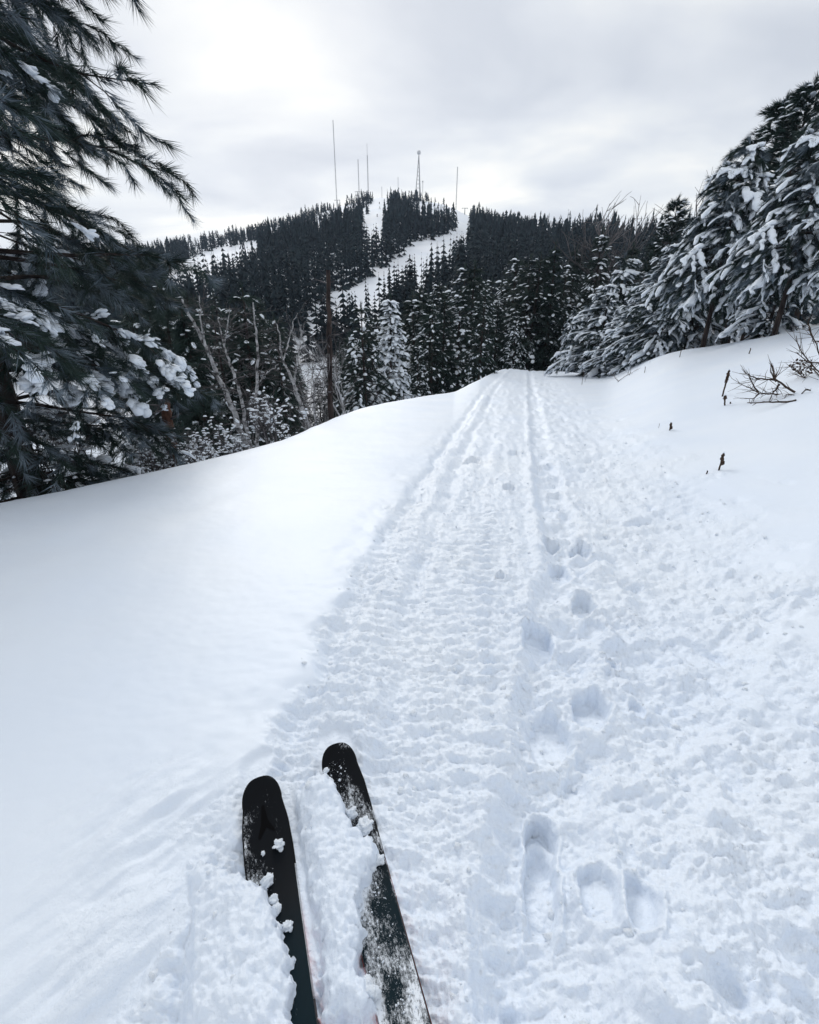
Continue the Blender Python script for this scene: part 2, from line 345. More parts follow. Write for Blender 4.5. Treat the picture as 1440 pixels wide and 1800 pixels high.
    ext = (b[0] + (b[0] - a[0]) * .8, b[1] + (b[1] - a[1]) * .8)
    d, t = seg_d(X + .03 * perlin(X * 3, Y * 3, 66), Y + .03 * perlin(X * 3 + 9, Y * 3, 67), a, ext)
    z = z - .034 * np.exp(-(d / .05) ** 2) * sst(0, .12, t) * (1 + .5 * perlin(X * 4, Y * 4, 68))
    side = sst(-.02, .25, (XL(Y) - .0) - X) ; reg = np.exp(-((X + .78) / .30) ** 2) * sst(1.35, .95, Y) * sst(-.6, -.2, Y)
    ax = (X * .62 + Y * .78); bx = (X * .78 - Y * .62)
    z = z + reg * (.030 * fbm(bx * 9, ax * 2.2, 3, 80) + .006 * fbm(bx * 26, ax * 9, 2, 84))
    # bed of the skis and the snow that has spilled on them
    for c0, c1, w0 in (((-.530, 1.175), (-.185, .38), .085), ((-.300, 1.30), (.035, .32), .08)):
        d, t = seg_d(X, Y, c0, (c1[0] + (c1[0] - c0[0]) * .9, c1[1] + (c1[1] - c0[1]) * .9)); f = 1 - sst(w0 * .75, w0 * 1.25, d)
        lv = -.035 + SL * Y; z = z * (1 - f) + f * (np.minimum(z, -.035) - .0)
    for poly, tp, dr_ in ((COV_L, TIP_L, DIR_L), (COV_R, TIP_R, DIR_R)):
        k = (r < 2.2); dd = poly_d(X[k], Y[k], poly) + .012 * fbm(X[k] * 30, Y[k] * 30, 3, 96)
        ly = (X[k] - tp[0]) * dr_[0] + (Y[k] - tp[1]) * dr_[1]; top_ = .002 + .085 * np.clip(1 - ly / .36, 0, 1) ** 2
        lat = np.abs((X[k] - tp[0]) * dr_[1] - (Y[k] - tp[1]) * dr_[0]); f = sst(-.008, .012, dd); hgt = top_ + .012 + .022 * sst(0, .05, dd) + .010 * fbm(X[k] * 16, Y[k] * 16, 3, 97) + .006 * fbm(X[k] * 50, Y[k] * 50, 2, 98)
        hgt = hgt - .34 * np.clip(lat - .10, 0, 1) - 1.2 * np.clip(lat - .20, 0, 1); z[k] = z[k] * (1 - f) + f * np.maximum(z[k], hgt)
        m[k] = np.maximum(m[k], f)
    return z, np.clip(m + .6 * reg, 0, 1)
def ground_z(x, y):
    return float(base_z(np.array([x]), np.array([y]))[0])
def sheet(name, rr, th, matl, fine):
    RR, TH = np.meshgrid(rr, th, indexing='ij'); X = (RR * np.sin(TH)).ravel(); Y = (RR * np.cos(TH)).ravel()
    Z = base_z(X, Y); ms = np.zeros_like(Z)
    if fine:
        k = RR.ravel() < 52; dz, mm = relief(X[k], Y[k]); Z[k] += dz; ms[k] = mm
    nr, nt_ = len(rr), len(th)
    i = np.arange(nr - 1)[:, None] * nt_; j = np.arange(nt_)[None]; j2 = (j + 1) % nt_
    F = np.stack([i + j, i + j2, i + nt_ + j2, i + nt_ + j], -1)[..., ::-1].reshape(-1, 4)
    V = np.stack([X, Y, Z], 1)
    fs = [F]
    if fine:  # close the small hole under the camera
        V = np.vstack([V, [0, 0, Z[:nt_].mean()]]); c = len(V) - 1; fs.append(np.stack([np.full(nt_, c), (np.arange(nt_) + 1) % nt_, np.arange(nt_)], 1)[:, ::-1])
        ms = np.append(ms, 0)
    me = mesh_np(name, V, fs, matl); a = me.attributes.new('rough', 'FLOAT', 'POINT'); a.data.foreach_set('value', ms.astype(np.float32))
    o = bpy.data.objects.new(name, me); COL.objects.link(o); tag(o, kind='structure'); return o
# rings: even steps in the picture's height, so that the sheet is as fine near the skis as far off
rr = [.05, .15, .25, .32]
while rr[-1] < 60:
    r0 = rr[-1]; dep = EYE + .067 * r0; rr.append(r0 + max(.0045, min(r0 * .02, .0026 * (r0 * r0 + dep * dep) / dep)))
rr = np.array(rr); RN = rr[-1]
th = np.concatenate([np.radians(np.linspace(-180, -66, 60, endpoint=False)), np.radians(np.linspace(-66, 66, 700, endpoint=False)), np.radians(np.linspace(66, 180, 60, endpoint=False))])
sheet('snow_field', rr, th, M_GROUND, True)
r2 = np.concatenate([[RN], RN * np.exp(np.linspace(0, math.log(620 / RN), 90))[1:], [700, 800, 880]])
th2 = np.radians(np.concatenate([np.linspace(-180, -55, 30, endpoint=False), np.linspace(-55, 55, 280, endpoint=False), np.linspace(55, 180, 30, endpoint=False)]))
r2[0] = RN - .4
hill = sheet('ski_hill', r2, th2, M_HILLSNOW, False)
print('ground rows', len(rr))

def at(px, r, py=600):
    a, _ = azel(px, py); x, y = r * sin(a), r * cos(a); return np.array([x, y, ground_z(x, y)])
def zpix(px, py, r):
    _, e = azel(px, py); return EYE + r * math.tan(e)
def pt(px, py, r):
    a, e = azel(px, py); return np.array([r * sin(a), r * cos(a), EYE + r * math.tan(e)])
def snow_z(x, y):
    X = np.array([x]); Y = np.array([y]); return float(base_z(X, Y)[0] + relief(X.copy(), Y.copy())[0][0])

# ------------------------------------------------------------------ trees
IV, IF = ico(1); IV2, IF2 = ico(2); IV3, IF3 = ico(4)
def lobe(sub=1, seed=0):
    V, F = (IV.copy(), IF) if sub == 1 else (IV2.copy(), IF2)
    g_ = np.random.default_rng(seed); V = V * (1 + .10 * g_.standard_normal((len(V), 1))) if sub == 1 else V * (1 + .34 * perlin(V[:, 0] * 1.7 + seed * 3.3, V[:, 1] * 1.7 + V[:, 2], 5) + .2 * perlin(V[:, 0] * 4 + seed, V[:, 1] * 4 - V[:, 2] * 2, 6))[:, None]
    V[:, 2] = np.where(V[:, 2] < 0, V[:, 2] * .35, V[:, 2]); return V, F
def small_lobe(seed=0):
    # low cap: ring of 6, ring of 5 below the top, 17 triangles or so
    g_ = np.random.default_rng(seed); a = np.arange(6) * pi / 3
    A = np.stack([np.cos(a), np.sin(a), -.15 + 0 * a], 1); B = np.stack([.62 * np.cos(a + .3), .62 * np.sin(a + .3), .72 + 0 * a], 1)
    V = np.vstack([A, B, [[0, 0, 1.0]]]) * (1 + .10 * g_.standard_normal((13, 1))); F = []
    for i in range(6):
        j = (i + 1) % 6; F += [[i, j, 6 + i], [j, 6 + j, 6 + i], [6 + i, 6 + j, 12]]
    return V, np.array(F)
def tuft(n, spread=.55, wid=.012, seed=0, back=.5, curl=-.15):
    """a brush of needles: single thin triangles fanning forward from the twig, 1 unit long"""
    g_ = np.random.default_rng(seed); b = g_.random(n) * back
    a = g_.random(n) * 2 * pi; sp = spread * (.35 + .65 * g_.random(n)); L = .75 + .35 * g_.random(n)
    D = np.stack([np.cos(sp), np.sin(sp) * np.cos(a), np.sin(sp) * np.sin(a)], 1)
    P = np.stack([b - back, 0 * b, 0 * b], 1); tip = P + D * L[:, None]; tip[:, 2] += curl * L
    sd_ = np.cross(D, g_.standard_normal((n, 3))); sd_ /= np.linalg.norm(sd_, axis=1)[:, None]
    V = np.stack([P - sd_ * wid, P + sd_ * wid, tip], 1).reshape(-1, 3)
    return V, np.arange(3 * n).reshape(-1, 3)
def limb(p0, az, el, L, droop, n=7, wob=.06, wind=(0, 0), g_=None):
    g_ = g_ or rng; t = np.linspace(0, 1, n); d = np.array([sin(az) * cos(el), cos(az) * cos(el), sin(el)])
    P = p0[None] + d[None] * (t * L)[:, None]; P[:, 2] -= droop * L * t ** 2
    P[:, 0] += wind[0] * L * t ** 1.5; P[:, 1] += wind[1] * L * t ** 1.5
    w = g_.standard_normal(3) * wob * L; w2 = g_.standard_normal(3) * wob * .5 * L
    P += w[None] * (np.sin(t * pi) * t)[:, None] + w2[None] * (np.sin(t * 2 * pi) * t)[:, None]; return P
def ridge(P, w, h, g_, ext=0.0):
    P = np.asarray(P, float)
    if ext:
        d = P[-1] - P[-2]; d = d / np.linalg.norm(d); d[2] -= .35; P = np.vstack([P, P[-1] + d * ext * .5, P[-1] + d * ext * [1, 1, 1.25]])
    n = max(5, min(11, int(len(P) * 1.4))); t = np.linspace(0, len(P) - 1, n); Q = np.stack([np.interp(t, np.arange(len(P)), P[:, c]) for c in range(3)], 1)
    T = np.gradient(Q, axis=0); sdv = np.stack([T[:, 1], -T[:, 0], 0 * T[:, 0]], 1); ln = np.linalg.norm(sdv, axis=1)[:, None]; sdv = sdv / (ln + 1e-6); T = T / (np.linalg.norm(T, axis=1)[:, None] + 1e-9); up = np.cross(sdv, T); up *= np.sign(up[:, 2:3] + 1e-6)
    pf = np.sin(np.linspace(.18, 2.98, n)) ** .45 * (1 + .30 * g_.standard_normal(n)).clip(.4, 1.6); Q = Q + sdv * (w * .25 * g_.standard_normal(n))[:, None]
    a = np.array([-.25, .55, 1.15, 1.57, 2.0, 2.6, 3.4]); jit = 1 + .14 * g_.standard_normal((n, 7))
    V = Q[:, None] + up[:, None] * (h * .25) + jit[..., None] * pf[:, None, None] * (np.cos(a)[None, :, None] * w * sdv[:, None] + np.sin(a)[None, :, None] * h * up[:, None])
    i = np.arange(n - 1)[:, None] * 7; j = np.arange(7)[None]; j2 = (j + 1) % 7
    return V.reshape(-1, 3), np.stack([i + j, i + j2, i + 7 + j2, i + 7 + j], -1).reshape(-1, 4)
def pine_parts(H, Rmax, seed, nwh=16, nb=5, h0=.12, tl=.28, needle_n=20, nw=.02, snow=1.0, lob='small', side=7, wind=(0, 0), droop=.35,
               el=(.55, -.15), shape=.8, trunk_r=None, pillow=.4, keep=None, tdrop=.35, twig_k=.36, lean=(0, 0), spread=.55, sfun=None, frost=0.0, lk=1.0, rk=0.0, wk=1.0, clus=0.0):
    """returns trunk path, list of branch (tube) meshes, needle mesh builder, snow mesh builder; base at origin"""
    g_ = np.random.default_rng(seed); trunk_r = trunk_r or H * .016
    tz = np.linspace(-.6, 1, 9); tp = np.stack([lean[0] * H * np.clip(tz, 0, 1) ** 1.3 + .01 * H * np.sin(tz * 3 + seed), lean[1] * H * np.clip(tz, 0, 1) + .01 * H * np.cos(tz * 2.3 + seed), tz * H], 1)
    tz_h = tz * H; trunk = tube(tp, trunk_r * np.clip(1 - .93 * np.clip(tz, 0, 1), .05, 1) + .004, 8)
    hot = [1.0]; RG = MB(); branches = []; TP, TD, TS = [], [], []; LP, LD, LS = [], [], []
    for w in range(nwh):
        f = (w + .5 * g_.random()) / nwh; h = H * (h0 + (1 - h0) * f * .985)
        Lr = Rmax * ((1 - f) ** shape) * min(1, .55 + 2.2 * f) + .05 * Rmax
        for b in range(nb):
            az = 2 * pi * (b + g_.random() * .8) / nb + w * 1.3; L = Lr * (.7 + .5 * g_.random())
            e = el[1] + (el[0] - el[1]) * f + .12 * g_.standard_normal()
            p0 = np.array([np.interp(h, tz_h, tp[:, 0]), np.interp(h, tz_h, tp[:, 1]), h])
            if keep and not keep(az, h, L): continue
            P = limb(p0, az, e, L, droop * (1 - .4 * f), 7, .06, wind, g_)
            hot[0] = 2.6 * (g_.random() < .36); bm_ = [tube(P, np.linspace(max(.006, L * .013), .004, 7), 4)]
            T = np.gradient(P, axis=0)
            def add_twig(Q, k, s0):
                TQ = np.gradient(Q, axis=0)
                for u in np.linspace(.35, 1, k):
                    i = u * (len(Q) - 1); i0 = min(int(i), len(Q) - 2); ff = i - i0
                    p = Q[i0] * (1 - ff) + Q[i0 + 1] * ff; d = TQ[i0] / np.linalg.norm(TQ[i0])
                    d = d + g_.standard_normal(3) * .22 + np.array([wind[0] * .8, wind[1] * .8, -tdrop * g_.random()])
                    TP.append(p); TD.append(d); TS.append(s0 * (.75 + .5 * g_.random()))
                    k_ = snow * (sfun(h / H) if sfun else 1)
                    if clus and g_.random() < clus * (sfun(h / H) if sfun else 1) * hot[0]:
                        dn = d / np.linalg.norm(d); big = .6 + .9 * g_.random()
                        for _ in range(10):
                            a_ = g_.random() * tl * .9; q_ = p + dn * a_ + g_.standard_normal(3) * [.024, .024, .006] * big + [0, 0, .020 * big]
                            LP.append(q_); LD.append(dn + g_.standard_normal(3) * .35); LS.append(np.array([.085, .052, .024]) * big * (.5 + .9 * g_.random()))
                    if g_.random() < .85 * k_:
                        LP.append(p); LD.append(d); LS.append((s0 * (.55 + .35 * g_.random()), s0 * (.22 + .12 * g_.random()), s0 * (.13 + .10 * g_.random()) * min(1.4, .6 + .5 * k_)))
            ns = max(2, int(side * (L / Rmax) ** .7 + .5))
            for q in range(ns):
                u = .28 + .68 * (q + .3 * g_.random()) / ns; i = u * 6; i0 = min(int(i), 5); ff = i - i0; p = P[i0] * (1 - ff) + P[i0 + 1] * ff
                ta = atan2(T[i0][0], T[i0][1]) + (1 if q % 2 else -1) * (.75 + .3 * g_.random()); te = math.asin(np.clip(T[i0][2] / np.linalg.norm(T[i0]), -1, 1)) + .1 * g_.standard_normal()
                l2 = L * twig_k * (1.15 - .75 * u) * (.8 + .4 * g_.random()) + tl * .6
                Q = limb(p, ta, te, l2, .3, 5, .08, (wind[0] * .6, wind[1] * .6), g_); bm_.append(tube(Q, np.linspace(max(.004, l2 * .01), .0025, 5), 3))
                add_twig(Q, max(2, int(l2 / (tl * .42))), tl)
                if rk and g_.random() < rk * (sfun(h / H) if sfun else 1) * .8: wq = wk * tl * (.15 + .10 * g_.random() + .16 * g_.random() ** 5); RG.add(*ridge(Q[1:], wq, wq * .55, g_, tl * .7))
            add_twig(P[3:], max(2, int(L * .5 / (tl * .5))), tl)
            if rk and g_.random() < rk * (sfun(h / H) if sfun else 1):
                wq = wk * tl * (.24 + .18 * g_.random() + .25 * g_.random() ** 3); RG.add(*ridge(P[2 + g_.integers(0, 2):], wq, wq * .6, g_, tl * .7))
            for u in np.arange(.3, 1, .45 * tl / max(L, .3)):
                if g_.random() < pillow * snow * (sfun(h / H) if sfun else 1):
                    i = u * 6; i0 = min(int(i), 5); ff = i - i0; p = P[i0] * (1 - ff) + P[i0 + 1] * ff
                    LP.append(p + [0, 0, .02]); LD.append(T[i0] + g_.standard_normal(3) * .05 * L / 6); LS.append((tl * (.7 + .5 * g_.random()), tl * (.36 + .2 * g_.random()), tl * (.24 + .16 * g_.random())))
            branches.append(bm_)
    # leader
    for k in range(4):
        TP.append(np.array([tp[-1][0], tp[-1][1], H * (1 - .02 * k)])); TD.append(np.array([.2 * g_.standard_normal(), .2 * g_.standard_normal(), 1.])); TS.append(tl * .9)
    TP, TD, TS = np.array(TP), np.array(TD), np.array(TS)
    nd = MB(); nfr = MB() if frost else None; fro = g_.random(len(TP)) < frost; nvar = 4; pick = g_.integers(0, nvar, len(TP))
    for v in range(nvar):
        pV, pF = tuft(needle_n, spread, nw, seed * 10 + v)
        for k, dst in ((pick == v) & ~fro, nd), ((pick == v) & fro, nfr):
            if k.any(): dst.add(*scatter(pV, pF, frames(TD[k], roll=g_.random(k.sum()) * 6.28), TS[k], TP[k]))
    sn = None
    if LP:
        LP, LD, LS = np.array(LP), np.array(LD), np.array(LS) * lk; sn = MB(); pick = g_.integers(0, 5, len(LP))
        for v in range(5):
            k = pick == v
            if not k.any(): continue
            pV, pF = small_lobe(v) if lob == 'small' else lobe(lob, v)
            Mx = frames(LD[k]); T_ = LP[k] + Mx[:, :, 2] * LS[k][:, 2:3] * .25 + Mx[:, :, 0] * LS[k][:, 0:1] * .35
            V, F = scatter(pV, pF, Mx, LS[k] * [.62, 1, 1], T_); sn.add(V, F)
    if RG.n:
        sn = sn or MB()
        for (k_, m_), l in RG.F.items():
            for V, F in zip(RG.V, [f - o for f, o in zip(l, np.cumsum([0] + [len(v) for v in RG.V[:-1]]))]): sn.add(V, F)
    return trunk, branches, nd, sn, nfr
def make_tree(name, loc, label, cat, group, parts, needle=M_NEEDLE, bark=M_BARK, split=False):
    trunk, branches, nd, sn, nfr = parts; root = empty(name, loc); tag(root, label, cat, group)
    m = MB(); m.add(*trunk); m.build('trunk', bark, root)
    if split:
        for b in branches:
            m = MB()
            for t in b: m.add(*t)
            m.build('branch', bark, root)
    else:
        m = MB()
        for b in branches:
            for t in b: m.add(*t)
        tag(m.build('branches', bark, root), kind='stuff')
    tag(nd.build('needles', needle, root, smooth=False), kind='stuff')
    if nfr: tag(nfr.build('frosted_needles', M_FROST, root, smooth=False), kind='stuff')
    if sn: tag(sn.build('branch_snow', M_SNOW, root), kind='stuff')
    return root
def copy_tree(root, loc, rz, sc, label=None, group=None, cat=None):
    r = root.copy(); COL.objects.link(r); r.location = loc; r.rotation_euler = (0, 0, rz); r.scale = (sc[0], sc[0], sc[1])
    if label: r['label'] = label
    if group: r['group'] = group
    elif 'group' in r: del r['group']
    if cat: r['category'] = cat
    for ch in list(root.children):
        c = ch.copy(); COL.objects.link(c); c.parent = r
    return r

# --- far spruces (one small mesh each)
def spruce_far(seed, layers=15, nb=6, rad=.13, snowy=0.0):
    g_ = np.random.default_rng(seed); m = MB(); m.add(*tube([[0, 0, -.12], [0, 0, .3], [0, 0, .97]], [.012, .010, .002], 4), 0)
    cut = .04 + .08 * g_.random()
    for i in range(layers):
        f = i / (layers - 1); h = cut + (1 - cut) * f ** .95; L = rad * (1 - f) ** (.42 if seed % 3 == 2 else .75) * (.75 + .5 * g_.random()) + .012
        for b in range(nb if f < .8 else 4):
            a = g_.random() * 2 * pi; l = L * (.6 + .7 * g_.random()); d = np.array([cos(a), sin(a), 0]); s = np.array([-sin(a), cos(a), 0]); dr = l * (.55 + .3 * g_.random())
            w = l * .42
            V = np.array([[0, 0, h + .02], d * l * .62 + s * w + [0, 0, h - dr * .75], d * l + [0, 0, h - dr], d * l * .62 - s * w + [0, 0, h - dr * .75], d * l * .5 + [0, 0, h - dr * .25]])
            m.add(V, np.array([[0, 1, 4], [4, 1, 2], [4, 2, 3], [0, 4, 3]]), 0)
    return m
far_protos = [spruce_far(s, 14 + s % 3, 6, .10 + .018 * (s % 4)) for s in range(6)]
far_meshes = [m.mesh('spruce_crown', M_FARN, False) for m in far_protos]
def spruce_tiny(seed):
    g_ = np.random.default_rng(seed); V = []; F = []; L = 7
    for i in range(L):
        f = i / L; h = .03 + .97 * f; r = .13 * (1 - f) ** (.45 if seed % 2 else .8) + .01
        for b in range(4):
            a = g_.random() * 6.28; l = r * (.6 + .8 * g_.random()); w = .5 * l; d = np.array([cos(a), sin(a), 0]); s = np.array([-sin(a), cos(a), 0]); n = len(V)
            V += [np.array([0, 0, h + .14]), d * l * .8 + s * w + [0, 0, h - .02], d * l + [0, 0, h - .05], d * l * .8 - s * w + [0, 0, h - .02]]; F += [[n, n + 1, n + 2], [n, n + 2, n + 3]]
    return np.array(V), np.array(F)
tiny = [spruce_tiny(s) for s in range(5)]

# clearings on the hill, outlined where their ground lies (a run's lower edge is hidden by the tops of the trees below it)
RUNS = [[(512, 628), (517, 612), (545, 572), (572, 545), (610, 512), (650, 487), (682, 465), (716, 445), (730, 426), (772, 417), (800, 402), (795, 384), (762, 366), (752, 357), (792, 358), (822, 374), (832, 396), (830, 432), (810, 456), (775, 482), (740, 506), (702, 528), (664, 550), (626, 580), (586, 606), (546, 630)],
        [(632, 420), (640, 388), (650, 364), (654, 344), (681, 343), (684, 362), (677, 384), (673, 402), (684, 432), (655, 442)],
        [(292, 478), (325, 456), (380, 440), (448, 424), (458, 438), (456, 472), (405, 488), (350, 512), (300, 540)],
        [(535, 400), (572, 378), (606, 362), (634, 354), (630, 374), (612, 384), (590, 396), (556, 412)],
        [(716, 362), (745, 354), (790, 358), (822, 370), (826, 394), (800, 398), (770, 399), (738, 397), (720, 386)],
        [(280, 600), (305, 585), (315, 620), (290, 640)], [(360, 560), (385, 545), (400, 580), (372, 605)], [(418, 512), (436, 500), (442, 524), (424, 530)], [(482, 486), (505, 478), (506, 500), (488, 504)],
        [(490, 640), (510, 630), (512, 668), (494, 672)]]
n_try = 23500
tr = np.sqrt(rng.uniform(100 ** 2, 560 ** 2, n_try)); ta = np.radians(rng.uniform(-50, 48, n_try))
X = tr * np.sin(ta); Y = tr * np.cos(ta); Z = base_z(X, Y); PX, PY = project(X, Y, Z)
ok = tr < np.interp(ta, haz, hcr) + 12
jx = 7 * perlin(X / 9, Y / 9, 46) + rng.normal(0, 2, n_try)
for ip, p in enumerate(RUNS): ok &= ~(in_poly(PX + jx, PY + jx * .5 + rng.normal(0, 1.5, n_try), p) & ((ip not in (3, 4)) | (perlin(X / 7, Y / 7, 49) < .28)))
ok &= ~((perlin(X / 22, Y / 22, 45) > .60) & (tr < 420))
ok &= ~((perlin(X / 26, Y / 26, 47) > .16) & (tr > 400) & (ta < R_(6)) & (rng.random(n_try) < .9))
ok &= rng.random(n_try) < np.interp(tr, [100, 250, 400, 560], [1, .85, .7, .42])
# summit: thinner and shorter
top = sst(330, 500, tr); hh = (6.0 + 6.5 * rng.random(n_try) + 5 * rng.random(n_try) ** 5 + 2.4 * perlin(X / 14, Y / 14, 48)) * (1 - .38 * top) * (1 + .25 * (rng.random(n_try) ** 6))
k = np.where(ok)[0]; X, Y, Z, hh, tr, PX, PY = X[k], Y[k], Z[k], hh[k], tr[k], PX[k], PY[k]; wf = rng.uniform(.5, 1.4, len(k)) * (14 / hh) ** .3
print('hill trees', len(k))
size = hh / tr; inside = (PX > 250) & (PX < 1180) & (PY > 350); order = np.argsort(-(size * inside + .0)); ind = order[:290]; rest = np.setdiff1d(np.arange(len(k)), ind)
for i in ind:
    o = bpy.data.objects.new('spruce_tree', far_meshes[rng.integers(6)]); COL.objects.link(o); o.location = (X[i], Y[i], Z[i]); o.scale = (hh[i] * wf[i], hh[i] * wf[i], hh[i]); o.rotation_euler[2] = rng.random() * 6.28
    side_ = PX[i] < np.interp(PY[i], [420, 500, 640], [760, 640, 520])
    zn = ('beyond the birches' if PX[i] < 480 else 'between the birches and the long run') if side_ else ('just below the long run' if PX[i] < 760 else 'above the lump-topped pine' if PX[i] < 900 else 'above the trail bend' if PX[i] < 1010 else 'behind the snow-laden pines')
    kd = ('tall ' if hh[i] > 12.5 else 'middle-sized ' if hh[i] > 9.5 else 'short ') + ('slim' if wf[i] < .85 else 'broad'); tag(o, kd + ' dark spruce on the ski hill ' + zn, 'spruce tree', kd + ' spruces on the hill ' + zn)
fm = MB(); pk = rng.integers(0, 5, len(rest)); big = tr[rest] < 260
for v in range(5):
    q = rest[(pk == v) & ~big]; rz = rng.random(len(q)) * 6.28; Mx = frames(np.stack([np.cos(rz), np.sin(rz), 0 * rz], 1))
    fm.add(*scatter(*tiny[v], Mx, np.stack([hh[q] * wf[q], hh[q] * wf[q], hh[q]], 1), np.stack([X[q], Y[q], Z[q]], 1)))
tinyb = []
for s in range(3):
    m = spruce_far(50 + s, 8, 4, .14); V = np.concatenate(m.V); F = [np.concatenate(v) for kk, v in m.F.items()]; tris = []
    for f in F: tris += [f] if f.shape[1] == 3 else [f[:, [0, 1, 2]], f[:, [0, 2, 3]]]
    tinyb.append((V, np.concatenate(tris)))
pk = rng.integers(0, 3, len(rest))
for v in range(3):
    q = rest[(pk == v) & big]; rz = rng.random(len(q)) * 6.28; Mx = frames(np.stack([np.cos(rz), np.sin(rz), 0 * rz], 1))
    fm.add(*scatter(*tinyb[v], Mx, np.stack([hh[q] * wf[q], hh[q] * wf[q], hh[q]], 1), np.stack([X[q], Y[q], Z[q]], 1)))
o = fm.build('hillside_forest', M_FARN, smooth=False); tag(o, 'dark spruce forest covering the far ski hill', 'forest', kind='stuff')

# --- bare broadleaf trees
def bare_mesh(seed, H=1.0, depth=4, spreadk=.5, r0=.012, n0=1, sides=4, kd=3):
    g_ = np.random.default_rng(seed); m = MB()
    def grow(p, d, L, r, lv):
        n = 4; P = [p]; dd = d.copy()
        for i in range(n):
            dd = dd + g_.standard_normal(3) * .10; dd[2] += .05; dd /= np.linalg.norm(dd); P.append(P[-1] + dd * L / n)
        m.add(*tube(P, np.linspace(r, r * .55, n + 1), sides if lv > 1 else 3))
        if lv == 0: return
        kids = kd if lv > 1 else 4
        for j in range(kids):
            u = .35 + .65 * (j + g_.random()) / kids; i0 = min(int(u * n), n - 1); q = P[i0] + (P[i0 + 1] - P[i0]) * (u * n - i0)
            nd_ = dd + g_.standard_normal(3) * spreadk; nd_[2] += .12; nd_ /= np.linalg.norm(nd_)
            grow(q, nd_, L * (.5 + .25 * g_.random()), r * .55, lv - 1)
    for s in range(n0): grow(np.array([0, 0, -.1 * H]), np.array([.2 * g_.standard_normal() * (n0 > 1), .2 * g_.standard_normal() * (n0 > 1), 1.]), .55 * H, r0 * H, depth)
    return m
bare = [bare_mesh(s, 1.0, 4, .5, .010).mesh('bare_crown', M_TWIG) for s in range(4)]
bare_pale = [bare_mesh(s, 1.0, 4, .34, .011).mesh('pale_bare_crown', M_BIRCH) for s in (81, 82, 83)]
bare_fine = [bare_mesh(s, 1.0, 4, .62, .017, n0=1, kd=5).mesh('bare_crown', M_TWIG) for s in (91, 92)]
def bare_tree(px, r, h, label, group=None, mesh=None, mi=None):
    o = bpy.data.objects.new('bare_tree', mesh or bare[rng.integers(4) if mi is None else mi]); COL.objects.link(o); p = at(px, r); o.location = p; o.scale = (h, h, h); o.rotation_euler[2] = rng.random() * 6.28
    return tag(o, label, 'bare tree', group)
for i in range(75):
    px = rng.uniform(270, 640) if i < 55 else rng.uniform(640, 900); r = rng.uniform(22, 110) if i < 55 else rng.uniform(50, 110)
    zn = 'behind the birches' if px < 480 else 'around the tall dead trunk' if px < 640 else 'among the snowy conifers'; zn = ('near ' if r < 55 else 'far ') + 'in the gully, ' + zn
    if i % 3 == 0 and px < 640: bare_tree(px, min(r, 14 + r * .25), rng.uniform(5, 8), 'thin pale-barked leafless tree ' + zn.replace('far ', 'near '), 'pale bare trees ' + zn.replace('far ', 'near '), mesh=bare_pale[i % 3 if i % 2 else 1])
    else: bare_tree(px, r, rng.uniform(5, 9.5), 'leafless grey broadleaf tree ' + zn, 'bare trees ' + zn)
bare_tree(1098, 62, zpix(1098, 352, 62) - at(1098, 62)[2], 'tall leafless tree with fine twigs against the sky, beside the snowy pines', mesh=bare_fine[0])
bare_tree(1140, 66, zpix(1140, 372, 66) - at(1140, 66)[2], 'shorter leafless tree leaning out against the sky, nearest the dark pine top', mesh=bare_fine[1])

# --- middle-distance snowy conifers
mids = []
def mid_kind(seed, **k):
    d = dict(H=10, Rmax=1.9, seed=seed, nwh=20, nb=5, tl=.36, needle_n=14, nw=.045, side=4, snow=.8, pillow=.15, droop=.5, el=(.5, -.2), h0=.08, shape=.85); d.update(k); return pine_parts(**d)
kinds = [('snowy_spruce', mid_kind(1, snow=.30, Rmax=1.7, nwh=22)), ('snowy_pine', mid_kind(2, snow=.36, Rmax=2.3, nwh=15, h0=.2, shape=.6)), ('dark_spruce', mid_kind(3, snow=.03, Rmax=1.6, nwh=22)),
         ('snowy_pine', mid_kind(4, snow=.2, Rmax=2.2, nwh=16, h0=.15, shape=.55)), ('snowy_spruce', mid_kind(5, snow=1.1, Rmax=2.0, nwh=24, pillow=.6))]
def put_mid(ki, px, r, h, label, group=None, wid=1.0, cat='tree'):
    if isinstance(kinds[ki][1], tuple):
        rt = make_tree(kinds[ki][0], (0, 0, 0), 'x', cat, None, kinds[ki][1]); kinds[ki] = (kinds[ki][0], rt); first = rt
        p = at(px, r); rt.location = p; rt.scale = (h / 10 * wid, h / 10 * wid, h / 10); rt['label'] = label
        if group: rt['group'] = group
        return rt
    p = at(px, r); return copy_tree(kinds[ki][1], p, rng.random() * 6.28, (h / 10 * wid, h / 10), label, group)
def hfor(px, py, r): return zpix(px, py, r) - at(px, r)[2]
put_mid(4, 685, 27, hfor(685, 520, 27), 'pale snow-plastered spruce standing just over the snow shoulder, whitest of the row', None, 1.0)
put_mid(1, 640, 24, hfor(640, 535, 24), 'dark pine with snow specks beside the whitest spruce')
put_mid(3, 848, 27, hfor(850, 505, 27), 'pine with big white snow lumps in its crown, at the shoulder by the trail')
put_mid(0, 735, 30, hfor(735, 600, 30), 'small snowy spruce between the whitest spruce and the lump-topped pine')
put_mid(1, 905, 40, hfor(905, 545, 40), 'snowy pine standing behind the mound where the trail bends')
put_mid(1, 955, 52, hfor(955, 520, 52), 'snow-dusted pine with a bare lower trunk at the end of the trail')
put_mid(3, 985, 47, hfor(985, 540, 47), 'snowy pine beside the trail bend, nearest the snow-laden pines')
